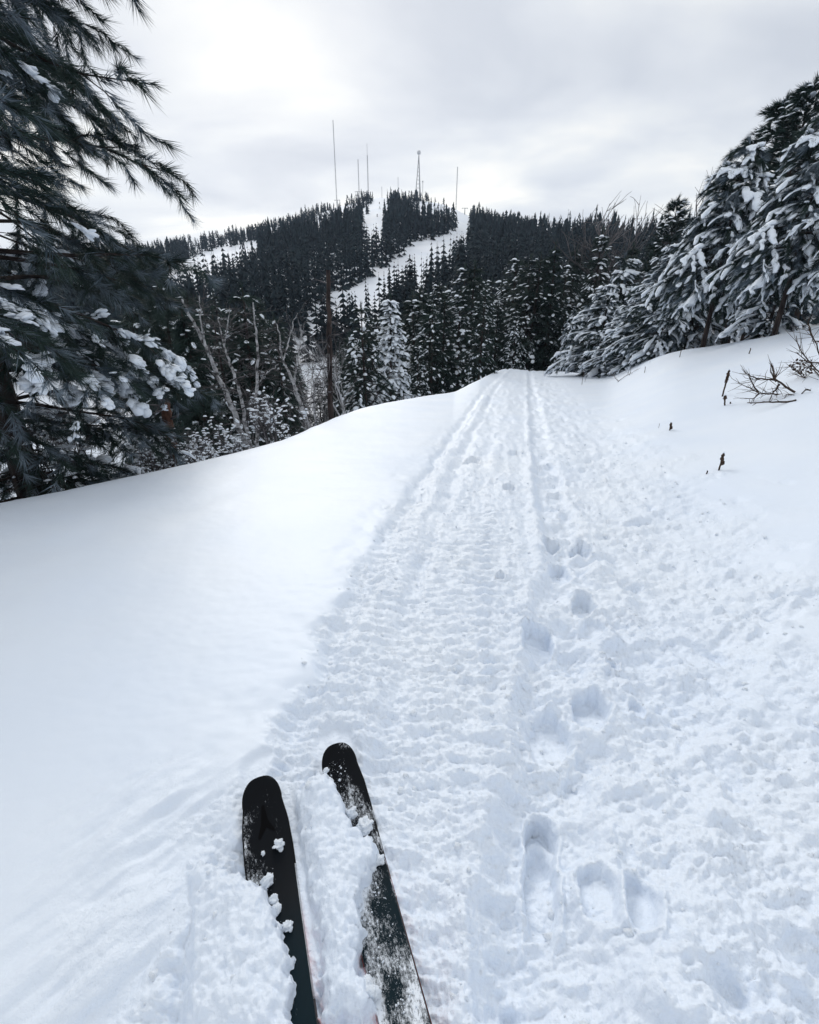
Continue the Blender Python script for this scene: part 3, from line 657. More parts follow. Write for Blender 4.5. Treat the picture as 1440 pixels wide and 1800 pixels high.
for i in range(190):
    px = rng.uniform(230, 620) if i % 2 else rng.uniform(600, 1090); lo = np.interp(px, [230, 500, 700, 850, 1000, 1090], [16, 20, 30, 40, 50, 50]); r = lo + (108 - lo) * rng.random() ** 1.3
    ytop = np.interp(px, [230, 420, 560, 700, 760, 900, 1090], [520, 560, 600, 540, 510, 470, 445]) + rng.normal(0, 28)
    if px < 600: ki = [2, 2, 2, 3][rng.integers(4)]
    else: ki = [0, 1, 2, 3, 2][rng.integers(5)]
    h = np.clip(hfor(px, ytop, r), 4.5, 15)
    if in_poly(np.array([px]), np.array([ytop + 30]), [(500, 660), (520, 600), (600, 515), (700, 455), (760, 430), (830, 420), (790, 450), (690, 520), (610, 590), (560, 680)])[0]: continue
    ylim = np.interp(px, [480, 515, 560, 600, 640, 700, 760, 800, 830], [560, 640, 622, 600, 572, 528, 492, 462, 440])
    if 500 < px < 820 and ytop < ylim: h = np.clip(hfor(px, ylim + abs(rng.normal(0, 14)), r), 2.5, 15)
    zn = 'beside the long-needled pine' if px < 330 else 'behind the leaning birches' if px < 470 else 'around the tall dead trunk' if px < 610 else 'around the whitest spruce' if px < 760 else 'behind the lump-topped pine' if px < 890 else 'behind the trail bend'
    kd = ('slender snow-specked spruce', 'snow-specked pine with a bare lower trunk', 'dark spruce almost free of snow', 'lightly snow-dusted dark pine')[ki]; nr = 'standing near, ' if r < 40 else 'standing farther back, '
    put_mid(ki, px, r, h, kd + ' ' + nr + zn, 'stand of ' + kd + ' trees ' + nr + zn, rng.uniform(.9, 1.3))

# --- the big snow-laden pines on the right
W_ = (-.36, -.14)
bigs = [pine_parts(9, 3.1, 21, nwh=12, nb=6, h0=.30, tl=.5, needle_n=40, nw=.024, snow=.16, rk=.6, lob=2, side=7, wind=W_, droop=.55, el=(.55, .0), shape=.62, pillow=.3, tdrop=.9, frost=.35),
        pine_parts(9, 2.8, 22, nwh=14, nb=6, h0=.05, tl=.46, needle_n=36, nw=.024, snow=.16, rk=.55, lob=2, side=6, wind=W_, droop=.55, el=(.5, -.05), shape=.6, pillow=.3, tdrop=.9, frost=.35),
        pine_parts(11, 2.2, 23, nwh=18, nb=5, h0=.25, tl=.42, needle_n=22, nw=.04, snow=.25, lob='small', side=5, wind=(-.1, 0), droop=.2, el=(.7, .1), shape=.6, pillow=.15, tdrop=.2)]
bh = [9, 9, 11]; broot = [None] * 3
def put_big(bi, px, r, ytop, label, wid=1.0, rz=0.0, group=None):
    p = at(px, r, ytop); h = zpix(px, ytop, r) - p[2]; s = h / bh[bi]
    if broot[bi] is None: broot[bi] = make_tree('snow_laden_pine' if bi < 2 else 'tall_pine', p, label, 'pine tree', group, bigs[bi], M_NEEDLE, M_BARK, split=bi < 2); rt = broot[bi]
    else: rt = copy_tree(broot[bi], p, rz, (1, 1), label, group)
    rt.location = p; rt.scale = (s * wid, s * wid, s); rt.rotation_euler[2] = rz; return rt
put_big(0, 1475, 15.5, 185, 'largest snow-laden pine, with long white boughs drooping over the bank', .85, .1)
put_big(0, 1318, 19.5, 248, 'snow-laden pine with a bare lower trunk showing on the crest of the bank', .85, .25)
put_big(1, 1195, 24, 425, 'snow-laden pine of middle size between the bushy pine and the bare-trunked one', 1.1, -.3)
put_big(1, 1075, 30, 497, 'bushy low snow-laden pine at the edge of the trail', 1.35, .2)
put_big(1, 1130, 27, 520, 'squat snow-covered pine right above the twigs at the foot of the bank', 1.5, -.15)
put_big(2, 1388, 27, 168, 'tall dark pine with little snow whose narrow top stands behind the snowy ones', 1.15, .4)
put_big(2, 1436, 25, 136, 'tallest dark pine, cut by the edge of the photo', 1.1)
put_big(2, 1197, 40, 345, 'small dark pine top rising behind the snowy pines', .9, 1.2)
put_big(0, 1640, 13.5, 250, 'snow-laden pine at the edge of the photo, with only its bough ends in view', .9, -.4)
put_big(1, 1400, 17.5, 400, 'low snow-laden pine tucked under the largest one', 1.2, .5)
put_big(0, 1530, 21, 120, 'snow-laden pine behind the largest one, high at the edge of the photo', .8, .7)
put_big(1, 1262, 27, 350, 'snow-laden pine standing behind the bare-trunked one', 1.1, .9)
for px, r, yt in ((1330, 33, 330), (1010, 42, 545), (1100, 45, 450), (1180, 48, 430), (1280, 44, 330), (1480, 36, 190)):
    put_big(1 if yt > 400 else 2, px, r, yt, 'pine filling the gap behind the snow-laden pines on the bank', 1.1, rng.random() * 3, 'pines behind the snow-laden row')

# --- the big near pine on the left
def keep_l(az, h, L): return True
lp = at(45, 8.0, 860)
left = pine_parts(13, 2.4, 31, nwh=36, nb=6, h0=.02, tl=.20, needle_n=32, nw=.018, snow=.0, clus=.10, lob=1, side=9, wind=(.02, -.04), droop=.30, el=(.42, -.05), shape=.25, pillow=.0, tdrop=.35, spread=.75, trunk_r=.17, twig_k=.42,
                  sfun=lambda f: 1.0 if f < .29 else .16, frost=.3)
make_tree('long_needled_pine', lp, 'big dark long-needled pine over the shoulder, its boughs hanging into the photo from the edge', 'pine tree', None, left, M_NEEDLE, M_BARK, split=True)

# --- birches, dead trunks
def px_path(pts, r, dr=0):
    return np.array([pt(x, y, r + dr * i) for i, (x, y) in enumerate(pts)])
def hero(name, r, stems, label, cat, matl, seed, twigs=26, root_r=.07, tl=.9):
    g_ = np.random.default_rng(seed); base = pt(*stems[0][0][0], r); base = np.array([base[0], base[1], ground_z(base[0], base[1])])
    root = empty(name, base); tag(root, label, cat)
    for si, (pts, r0, r1) in enumerate(stems):
        P = px_path(pts, r, .05)
        if si == 0: P = np.vstack([base - [0, 0, .2], P])
        # resample with wobble
        t = np.linspace(0, len(P) - 1, len(P) * 4); Q = np.stack([np.interp(t, np.arange(len(P)), P[:, c]) for c in range(3)], 1)
        Q += g_.standard_normal(Q.shape) * .012 * (t[:, None] > 1)
        rad = np.linspace(r0, r1, len(Q)) * (1 + .08 * g_.standard_normal(len(Q)))
        m = MB(); m.add(*tube(Q - base, rad, 8)); m.build('trunk' if si == 0 else 'limb', matl, root)
        tw = MB(); k = int(twigs * (1 if si == 0 else .5))
        for j in range(k):
            u = .25 + .75 * g_.random(); i0 = int(u * (len(Q) - 1)); a = g_.random() * 2 * pi; L = tl * (.35 + .8 * g_.random()) * (1.15 - .6 * u)
            B = limb(Q[i0] - base, a, .2 + .5 * g_.standard_normal(), L, -.15 + .3 * g_.random(), 6, .1, (0, 0), g_); tw.add(*tube(B, np.linspace(max(.005, rad[i0] * .28), .003, 6), 4))
            for q in range(4):
                b0 = B[1 + q]; B2 = limb(b0, a + g_.standard_normal() * .9, .3 + .4 * g_.standard_normal(), L * .4, .1, 4, .1, (0, 0), g_); tw.add(*tube(B2, np.linspace(.004, .0022, 4), 3))
        if k: tw.build('branch', M_TWIG, root)
    return root
hero('birch_tree', 11.0, [([(436, 790), (418, 745), (404, 706), (393, 680), (382, 660), (371, 630), (361, 608), (345, 575), (330, 550), (321, 526)], .075, .02), ([(361, 608), (352, 560), (350, 520)], .025, .01)],
     'leaning pale birch, farthest left of the five and nearest the broken trunk', 'birch tree', M_BIRCH, 1)
hero('birch_tree', 11.6, [([(441, 786), (431, 740), (422, 688), (412, 660), (404, 636), (394, 608)], .06, .02), ([(394, 608), (388, 580), (382, 556)], .02, .008), ([(394, 608), (400, 570), (405, 538)], .02, .008)],
     'pale birch with a forked top, close beside the leaning one', 'birch tree', M_BIRCH, 2)
hero('birch_tree', 12.2, [([(452, 784), (451, 740), (451, 694), (453, 660), (453, 627), (451, 587), (447, 560), (445, 532)], .055, .015), ([(451, 680), (464, 660), (478, 650), (490, 640)], .018, .006)],
     'straight upright pale birch, middle one of the five', 'birch tree', M_BIRCH, 3)
hero('birch_tree', 13.0, [([(545, 757), (532, 720), (520, 688), (517, 676)], .065, .05), ([(517, 676), (506, 650), (498, 633), (492, 610), (492, 587), (483, 562)], .04, .01), ([(517, 676), (520, 650), (523, 633), (529, 602), (530, 570)], .03, .008),
     ([(498, 633), (505, 610), (513, 585), (517, 562), (524, 550)], .022, .006)], 'pale birch that splits into several wavy limbs', 'birch tree', M_BIRCH, 4)
hero('birch_tree', 13.6, [([(556, 752), (553, 720), (552, 694), (556, 670)], .05, .03), ([(556, 670), (566, 645), (575, 624), (584, 598)], .02, .006), ([(553, 690), (549, 655), (550, 620)], .02, .006)],
     'thin pale birch nearest the tall dead trunk', 'birch tree', M_BIRCH, 5)
hero('dead_trunk', 13.5, [([(582, 742), (581, 690), (580, 640), (579, 590), (578, 530), (577, 474)], .085, .06)], 'tall straight dead trunk with a few thin drooping branches, standing before the ski run', 'dead tree', M_BARK, 6, 22, tl=1.0)
rt = hero('broken_trunk', 9.0, [([(308, 818), (303, 780), (296, 740), (290, 712), (286, 688)], .10, .075)], 'broken reddish trunk with a splintered top and a snow cap', 'dead tree', M_REDBARK, 7, 10, tl=.8)
b0 = pt(286, 687, 9.2) - np.array(rt.location); V, F = lobe(2, 3); m = MB(); m.add(V * [.12, .10, .07] + b0, F); m.build('snow_cap', M_SNOW, rt)
# fallen-branch arches with snow by the broken trunk
def snowy_branch(pts, r, label, rad=.025):
    P = px_path(pts, r); t = np.linspace(0, len(P) - 1, len(P) * 4); Q = np.stack([np.interp(t, np.arange(len(P)), P[:, c]) for c in range(3)], 1)
    root = empty('snowy_branch', Q[0]); tag(root, label, 'branch'); m = MB(); m.add(*tube(Q - Q[0], np.linspace(rad, rad * .4, len(Q)), 6)); m.build('stem', M_BARK, root)
    m = MB(); m.add(*tube(Q - Q[0] + [0, 0, rad * 1.2], rad * 1.35 * np.sin(np.linspace(.3, 2.9, len(Q))), 8)); m.build('snow', M_SNOW, root)
snowy_branch([(312, 800), (322, 797), (333, 801), (344, 810)], 8.6, 'snow-covered arching branch low beside the broken trunk')
snowy_branch([(264, 742), (275, 728), (287, 722)], 9.4, 'thin snow-lined branch reaching out to the broken trunk', .015)

# snowy thicket under the left pine
thm = []
def thicket(seed):
    m = bare_mesh(seed, 1.0, 3, .8, .012, 5); g_ = np.random.default_rng(seed); V = np.concatenate(m.V); k = g_.choice(len(V), 130)
    pV, pF = small_lobe(seed); d = g_.standard_normal((130, 3)) * [1, 1, .2]
    m.add(*scatter(pV, pF, frames(d), np.stack([.012 + .045 * g_.random(130) ** 3, .009 + .014 * g_.random(130), .008 + .009 * g_.random(130)], 1), V[k]), 1)
    return m.mesh('thicket', [M_TWIG, M_SNOW])
thm = [thicket(s) for s in (61, 62, 63)]
for i in range(40):
    px = rng.uniform(-30, 480) if i % 3 else rng.uniform(-30, 300); r = np.interp(px, [0, 450, 640], [7.6, 9.6, 15]) + 8 * rng.random() ** 1.4
    o = bpy.data.objects.new('snowy_shrub', thm[i % 3]); COL.objects.link(o); p = at(px, r); o.location = p; h = rng.uniform(1.1, 2.2); o.scale = (h, h, h); o.rotation_euler[2] = rng.random() * 6
    zn = 'under the long-needled pine' if px < 200 else 'beside the broken trunk' if px < 340 else 'at the foot of the birches'
    tag(o, 'tangled leafless shrub dotted with snow ' + zn, 'shrub', 'snow-dotted shrubs ' + zn)

# ------------------------------------------------------------------ masts and lift on the summit
def mast(px, ytop, ybase, r, w, label, name='radio_mast', head=None, top_thin=None, lean=0):
    b = pt(px[1], ybase, r); t = pt(px[0], ytop, r); b[2] = min(b[2], ground_z(b[0], b[1])) - .5; t = np.array([b[0] + (t[0] - b[0]) * .25, b[1] + lean, t[2]])
    root = empty(name, b); tag(root, label, 'mast'); h = t - b
    n = 40; tt = np.linspace(0, .97, n); A = []
    m = MB()
    for a in (0, 2 * pi / 3, 4 * pi / 3):
        o_ = np.array([cos(a), sin(a), 0]) * w * .5; m.add(*tube([o_, h * (top_thin or 1) + o_ * .6], w * .16, 4))
    m.build('lattice_leg', M_STEEL, root)
    m = MB()
    for i in range(n):
        a0 = i * 2 * pi / 3; a1 = a0 + 2 * pi / 3; q = h * (top_thin or 1)
        m.add(*tube([q * tt[i] + np.array([cos(a0), sin(a0), 0]) * w * .5, q * (tt[i] + .022) + np.array([cos(a1), sin(a1), 0]) * w * .5], w * .1, 3))
    m.build('bracing', M_STEEL, root)
    if top_thin: m = MB(); m.add(*tube([h * top_thin, h], w * .15, 5)); m.build('whip', M_STEEL, root)
    if head: m = MB(); V, F = lobe(1, 2); m.add(IV * head + h, IF); m.build('antenna_drum', M_WHITE, root)
    return root
mast((588, 592.5), 211, 364, 515, .8, 'tallest thin radio mast, leftmost on the hilltop')
mast((630, 631.5), 280, 348, 512, .8, 'plain radio mast of middle height, first beyond the tallest')
mast((646.5, 647.5), 252, 346, 512, .95, 'radio mast with a thin whip on its thicker lower part', top_thin=.8)
mast((671.5, 671.5), 328, 348, 515, .5, 'very short mast above the upper ski run')
mast((700, 700), 311, 348, 512, .5, 'short thin mast between the upper run and the drum-topped tower')
mast((743.5, 743), 319, 350, 505, .55, 'short mast with a small box on top beside the drum-topped tower', head=(.8, .8, .9))
mast((806, 801.5), 293, 368, 490, .85, 'radio mast standing alone at the far end of the hilltop')
# the tower with splayed legs and a drum on top
r_ = 505; b = pt(734, 350, r_); t = pt(737, 268, r_); b[2] = ground_z(b[0], b[1]) - .5; h = t[2] - b[2]
tw = empty('lattice_tower', b); tag(tw, 'lattice tower with splayed legs and a drum-shaped antenna on top', 'tower')
for dx, dy in ((-2.4, 0), (3.0, 1.5), (2.2, -1.8)):
    m = MB(); m.add(*tube([(dx, dy, 0), (dx * .45 + .6, dy * .5, h * .5), (1.1, 0, h * .97)], [.42, .36, .3], 5)); m.build('leg', M_STEEL, tw)
m = MB()
for i in range(12):
    f = i / 12; k1 = 1 - f * .9; m.add(*tube([(-2.4 * k1 + f, 0, h * f), (2.6 * k1 + f, 0, h * (f + .06))], .10, 3)); m.add(*tube([(2.6 * k1 + f, 0, h * f), (-2.4 * k1 + f, 0, h * (f + .06))], .10, 3))
m.build('bracing', M_STEEL, tw)
a = np.arange(12) * pi / 6; prof = [(0.2, -1.6), (1.5, -1.2), (1.7, 0), (1.4, 1.2), (.1, 1.7)]
V = np.array([[q * cos(x), q * sin(x), z] for q, z in prof for x in a]) + [1.1, 0, h]; i = np.arange(4)[:, None] * 12; j = np.arange(12)[None]
m = MB(); m.add(V, np.stack([i + j, i + (j + 1) % 12, i + 12 + (j + 1) % 12, i + 12 + j], -1).reshape(-1, 4)); m.build('antenna_drum', M_WHITE, tw)
for px, y0, y1, r, lb in ((638.5, 337, 352, 500, 'first T-shaped lift tower below the summit, nearest the tall masts'), (652.5, 338, 350, 508, 'T-shaped lift tower right beside the top of the upper run'),
                          (606, 352, 364, 505, 'small T-shaped lift tower near the foot of the tallest mast'), (808, 366, 378, 470, 'T-shaped lift tower by the lone mast at the end of the hilltop')):
    b = at(px, r); h = zpix(px, y0, r) - b[2]; rt = empty('lift_tower', b); tag(rt, lb, 'lift tower')
    m = MB(); m.add(*tube([(0, 0, -.4), (0, 0, h)], [.42, .3], 8)); m.build('pole', M_STEEL, rt)
    m = MB(); m.add(*tube([(-2.6, 0, h), (2.6, 0, h)], .22, 6)); m.build('crossarm', M_STEEL, rt)
    for s in (-1, 1):
        m = MB(); m.add(*tube([(2.3 * s, -1.1, h - .35), (2.3 * s, 1.1, h - .35)], .18, 6)); m.build('sheave', M_STEEL, rt)
# four distant skiers
def skier(px, py, label):
    a, e = azel(px, py); rs = np.linspace(150, 540, 800); zz = base_z(rs * sin(a), rs * cos(a)); i = int(np.argmax(zz >= EYE + rs * math.tan(e))) ; r = rs[i]
    p = at(px, r, py); root = empty('person', p, rng.random() * 6); tag(root, label, 'person')
    me = bpy.data.meshes.new('body'); vs = [(0, 0, .95), (.03, 0, 1.2), (.09, 0, 1.42), (.12, 0, 1.55), (.13, 0, 1.68), (0, .12, .85), (.16, .14, .5), (0, .15, .06), (0, -.12, .85), (.16, -.14, .5), (0, -.15, .06), (.1, .2, 1.38), (.2, .32, 1.12), (.42, .3, 1.02), (.1, -.2, 1.38), (.2, -.32, 1.12), (.42, -.3, 1.02)]
    es = [(0, 1), (1, 2), (2, 3), (3, 4), (0, 5), (5, 6), (6, 7), (0, 8), (8, 9), (9, 10), (2, 11), (11, 12), (12, 13), (2, 14), (14, 15), (15, 16)]
    me.from_pydata(vs, es, []); me.materials.append(M_JACKET); o = bpy.data.objects.new('body', me); COL.objects.link(o); o.parent = root
    md = o.modifiers.new('skin', 'SKIN'); rad = [.17, .16, .18, .07, .12, .12, .09, .06, .12, .09, .06, .09, .06, .045, .09, .06, .045]
    for v, q in zip(me.skin_vertices[0].data, rad): v.radius = (q, q)
    me.skin_vertices[0].data[0].use_root = True
    for s in (-.15, .15): m = MB(); m.add(*tube([(-.8, s, .02), (.8, s, .02), (.95, s, .12)], .045, 4)); m.build('ski', M_JACKET, root)
skier(663, 381, 'distant skier in dark clothes, lowest on the upper run'); skier(668, 367, 'distant skier in dark clothes in the middle of the upper run')
skier(667, 359, 'distant skier in dark clothes near the top of the upper run'); skier(720, 455, 'distant skier in dark clothes where the long run bends below the trees')

hb = MB(); V = np.array([[x, y, z] for x in (-900, 900) for y in (-900, 1300) for z in (-40, 330.)])
hb.add(V, np.array([[0, 1, 3, 2], [4, 6, 7, 5], [0, 4, 5, 1], [2, 3, 7, 6], [0, 2, 6, 4], [1, 5, 7, 3]]))
mh = bpy.data.materials.new('haze'); mh.use_nodes = True; mh.node_tree.nodes.clear(); pv = mh.node_tree.nodes.new('ShaderNodeVolumePrincipled'); ho = mh.node_tree.nodes.new('ShaderNodeOutputMaterial')
pv.inputs['Color'].default_value = (.66, .79, 1, 1); pv.inputs['Density'].default_value = .00014; mh.node_tree.links.new(pv.outputs[0], ho.inputs['Volume'])
tag(hb.build('haze', mh, smooth=False), kind='stuff')

# ------------------------------------------------------------------ stalks, twigs and shrubs on the bank
def ground_hit(px, py):
    d = ray(px, py); ts = np.exp(np.linspace(math.log(.6), math.log(60), 1500)); z = base_z(d[0] * ts, d[1] * ts); i = int(np.argmax(EYE + d[2] * ts < z)); t = ts[i]
    return np.array([d[0] * t, d[1] * t, z[i]])
def stalk(px, py, top, label, w=.011, spike=True, lean=0, cat='dry stalk', bulge=0):
    b = ground_hit(px, py); r = hypot(b[0], b[1]); z1 = zpix(px, top, r); h = max(z1 - b[2], .04)
    root = empty('dry_stalk', b - np.array([0, 0, .02])); tag(root, label, cat); g_ = np.random.default_rng(int(px * 7))
    w *= .8; P = np.array([[lean * h * t + .0015 * g_.standard_normal(), .0015 * g_.standard_normal(), t * h * (.55 if spike else 1)] for t in np.linspace(0, 1, 5)])
    m = MB(); m.add(*tube(P, w * .55, 6)); m.build('stem', M_STALK, root)
    if spike:
        n = 14; t = np.linspace(0, 1, n); Q = P[-1] + np.stack([lean * h * .5 * t, 0 * t, t * h * .47], 1); rad = w * (1.15 * np.sin(t * 2.6 + .35) ** .6) * (1 + .22 * g_.standard_normal(n)); rad[-1] = w * .2
        m = MB(); V, F = tube(Q, rad, 7); V += g_.standard_normal(V.shape) * w * .16; m.add(V, F); m.build('seed_head', M_STALK, root)
        V, F = lobe(1, 4); m = MB(); m.add(V * w * .9 + Q[-1], F); m.build('snow_tip', M_SNOW, root)
    if bulge:
        V, F = IV.copy(), IF; m = MB(); m.add(V * [w * 1.6, w * 1.6, w * 2.2] + P[-1] + [w, 0, -bulge * h], F); m.build('dead_leaf', M_STALK, root)
stalk(1270, 697, 648, 'tallest dry mullein stalk, behind the fallen branches', .028)
stalk(1275, 713, 692, 'short crooked stalk just below the tallest one', .025, lean=-.15)
stalk(1284, 710, 704, 'tiny stub of a stalk next to the short crooked one', .022, spike=False)
stalk(1177, 757, 740, 'small stalk with a knob standing alone nearest the trail', .018, bulge=.1)
stalk(1264, 827, 792, 'dry mullein stalk with a dark ragged head, lowest on the bank', .018, bulge=.05)
stalk(1243, 832, 824, 'small stub of a stalk beside the ragged mullein', .014, spike=False)
stalk(1317, 622, 610, 'thin short stalk high on the bank behind the tallest one', .025, spike=False)
stalk(1195, 628, 614, 'short stalk on the crest by the bare-trunked pine', .022, spike=False)
stalk(1133, 655, 643, 'thin stalk on the slope of the bank above the twigs', .02, spike=False)
stalk(1023, 676, 652, 'taller grass stem at the trail edge below the bushy pine', .022, spike=False)
stalk(1028, 672, 654, 'thinner grass stem beside the taller one at the trail edge', .014, spike=False, lean=.1)
stalk(1056, 663, 654, 'short grass stem nearest the foot of the snowy pines', .014, spike=False)
stalk(1158, 752, 742, 'pale hair-thin grass stem by the lone knobbed stalk', .006, spike=False)
stalk(872, 655, 640, 'thin grass stem on the mound beside the lump-topped pine', .02, spike=False)
def twig_set(name, label, cat, pths, r=None, rad=.008, matl=M_TWIG, seed=5, sub=3, sl=.12, partname='branch'):
    b = ground_hit(*pths[0][0]); rr_ = hypot(b[0], b[1]); root = empty(name, b); tag(root, label, cat); g_ = np.random.default_rng(seed)
    for pts in pths:
        P = np.array([pt(x, y, rr_ + .05 * g_.standard_normal()) for x, y in pts]); t = np.linspace(0, len(P) - 1, len(P) * 3); Q = np.stack([np.interp(t, np.arange(len(P)), P[:, c]) for c in range(3)], 1); Q += g_.standard_normal(Q.shape) * .004
        m = MB(); m.add(*tube(Q - b, np.linspace(rad, rad * .35, len(Q)), 5))
        for j in range(sub * len(pts)):
            i = g_.integers(1, len(Q)); T_ = Q[i] - Q[i - 1]; T_ /= np.linalg.norm(T_); d = T_ + g_.standard_normal(3) * .7; d /= np.linalg.norm(d); L = sl * (.4 + g_.random())
            m.add(*tube([Q[i] - b, Q[i] - b + d * L * .5 + g_.standard_normal(3) * .01, Q[i] - b + d * L], [rad * .35, rad * .25, rad * .12], 3))
        m.build(partname, matl, root)
    return root
o_ = lambda x, y: (1120 + x * .2222, 560 + y * .2222)
twig_set('fallen_branch', 'dark forked branch lying on the bank with its twigs fanned out', 'branch', [[o_(1250, 585), o_(1170, 530), o_(1100, 480), o_(1010, 480), o_(930, 465), o_(870, 440)], [o_(1130, 520), o_(1080, 580), o_(1070, 600)], [o_(1100, 490), o_(1085, 440), o_(1070, 360)], [o_(1100, 500), o_(1060, 430)]], rad=.016, matl=M_STALK, sl=.22)
twig_set('fallen_branch', 'long curved bare branch lying flat below the forked one', 'branch', [[o_(1155, 600), o_(1060, 598), o_(965, 590), o_(900, 555), o_(850, 535), o_(800, 505)], [o_(965, 590), o_(930, 630), o_(885, 635)], [o_(960, 580), o_(910, 510), o_(885, 450)]], rad=.012, matl=M_STALK, seed=6, sl=.2)
twig_set('fallen_branch', 'straight dark stick lying at the bottom of the branch heap, dusted with snow', 'branch', [[o_(1262, 650), o_(1200, 655), o_(1100, 660), o_(1000, 663), o_(870, 670)]], rad=.017, matl=M_STALK, seed=7, sub=2, sl=.06)
twig_set('fallen_branch', 'bent twig lying between the forked branch and the edge of the photo', 'branch', [[o_(1370, 570), o_(1330, 560), o_(1290, 610), o_(1190, 595), o_(1160, 640)]], rad=.010, matl=M_STALK, seed=8, sl=.1)
rt = twig_set('dry_shrub', 'dry shrub with small clustered seed heads beside the fallen branches', 'shrub', [[o_(1330, 470), o_(1300, 420), o_(1280, 350)], [o_(1330, 470), o_(1260, 420), o_(1210, 380)], [o_(1330, 470), o_(1340, 400), o_(1370, 370)], [o_(1330, 470), o_(1250, 440)]], rad=.007, matl=M_STALK, seed=9, sub=6, sl=.15)
g_ = np.random.default_rng(4); base = np.array(rt.location); m = MB(); q = np.array([pt(1120 + x * .2222, 560 + y * .2222, hypot(base[0], base[1]) + .1 * g_.standard_normal()) for x, y in zip(g_.uniform(1200, 1385, 60), g_.uniform(320, 440, 60))]) - base
m.add(*scatter(IV, IF, frames(g_.standard_normal((60, 3))), .010 + .008 * g_.random(60), q)); m.build('seed_heads', M_STALK, rt); tag(rt.children[-1], kind='stuff')
twig_set('bare_shrub', 'leafless shrub of long thin stems arching in from the edge of the photo', 'shrub', [[(1455, 665), (1430, 645), (1405, 612), (1400, 590)], [(1455, 665), (1440, 620), (1425, 580), (1420, 560)], [(1455, 640), (1420, 636), (1400, 618)], [(1460, 680), (1430, 650), (1412, 640)], [(1455, 600), (1430, 600), (1422, 575)]], rad=.011, matl=M_STALK, seed=10, sub=3, sl=.3)
twig_set('fallen_twigs', 'small tangle of twigs at the foot of the bank under the snowy pines', 'twigs', [[(1085, 672), (1098, 662), (1120, 650)], [(1090, 673), (1080, 662), (1074, 656)], [(1100, 668), (1110, 664), (1105, 655)], [(1112, 660), (1135, 648), (1150, 640)]], rad=.012, matl=M_STALK, seed=11, sub=4, sl=.3)

# ------------------------------------------------------------------ skis
def ski_mat(name, seed, frost, lo, hi):
    m = bpy.data.materials.new(name); m.use_nodes = True; nt = m.node_tree.nodes; lk = m.node_tree.links; b = nt['Principled BSDF']
    t = nt.new('ShaderNodeTexCoord'); sp = nt.new('ShaderNodeSeparateXYZ'); lk.new(t.outputs['Object'], sp.inputs[0])
    base = ramp(nt, [(0.0, (.003, .004, .006)), (.35, (.004, .006, .009)), (.5, (.003, .012, .018)), (1, (.004, .016, .023))]); lk.new(mathn(nt, lk, 'MULTIPLY', sp.outputs[1], -1.0), base.inputs[0])
    n = nt.new('ShaderNodeTexNoise'); n.inputs['Scale'].default_value = 110; n.inputs['Detail'].default_value = 10; n.inputs['Roughness'].default_value = .85; n.noise_dimensions = '3D'
    mp_ = nt.new('ShaderNodeMapping'); mp_.inputs['Location'].default_value = (seed, 0, 0); mp_.inputs['Scale'].default_value = (1.5, .75, 1); lk.new(t.outputs['Object'], mp_.inputs[0]); lk.new(mp_.outputs[0], n.inputs['Vector'])
    n2 = nt.new('ShaderNodeTexNoise'); n2.inputs['Scale'].default_value = 9; n2.inputs['Detail'].default_value = 3; lk.new(mp_.outputs[0], n2.inputs['Vector'])
    y = mathn(nt, lk, 'MULTIPLY', sp.outputs[1], -1.0)
    band = mathn(nt, lk, 'MULTIPLY', mathn(nt, lk, 'SMOOTH_MIN', mathn(nt, lk, 'MULTIPLY', mathn(nt, lk, 'SUBTRACT', y, lo), 6.0, clamp=True), mathn(nt, lk, 'MULTIPLY', mathn(nt, lk, 'SUBTRACT', hi, y), 5.0, clamp=True), .05), frost)
    sidel = mathn(nt, lk, 'MULTIPLY', sp.outputs[0], -1.6 if frost < .5 else -.6)
    v = mathn(nt, lk, 'ADD', mathn(nt, lk, 'ADD', n.outputs[0], mathn(nt, lk, 'MULTIPLY', n2.outputs[0], .95)), mathn(nt, lk, 'ADD', mathn(nt, lk, 'MULTIPLY', band, .20), sidel))
    fr = ramp(nt, [(.0, (0, 0, 0)), (.985, (0, 0, 0)), (1.0, (1, 1, 1))]); f = mathn(nt, lk, 'MULTIPLY', mathn(nt, lk, 'SUBTRACT', v, 1.13), 8.0, clamp=True)
    mixc = nt.new('ShaderNodeMixRGB'); lk.new(f, mixc.inputs[0]); lk.new(base.outputs[0], mixc.inputs[1]); mixc.inputs[2].default_value = (.80, .85, .92, 1); lk.new(mixc.outputs[0], b.inputs['Base Color'])
    lk.new(mathn(nt, lk, 'ADD', mathn(nt, lk, 'MULTIPLY', f, .3), .5), b.inputs['Roughness']); b.inputs['Specular IOR Level'].default_value = .09
    bp = nt.new('ShaderNodeBump'); bp.inputs['Distance'].default_value = .004; bp.inputs['Strength'].default_value = .7; lk.new(f, bp.inputs['Height']); lk.new(bp.outputs[0], b.inputs['Normal'])
    return m
def side_mat(name, col, rough=.45):
    m = mat(name, col, rough, spec=.15); nt = m.node_tree.nodes; lk = m.node_tree.links; t = nt.new('ShaderNodeTexCoord'); sp = nt.new('ShaderNodeSeparateXYZ'); lk.new(t.outputs['Object'], sp.inputs[0])
    r = ramp(nt, [(.36, (.006, .006, .008)), (.46, col)]); lk.new(mathn(nt, lk, 'MULTIPLY', sp.outputs[1], -1.0), r.inputs[0]); lk.new(r.outputs[0], nt['Principled BSDF'].inputs['Base Color']); return m
M_RED = side_mat('red_sidewall', (.62, .045, .02))
M_EDGE = side_mat('steel_edge', (.16, .16, .18), .35)
M_LOGO = mat('black_emblem', (.0012, .0012, .002), .5, spec=.06)
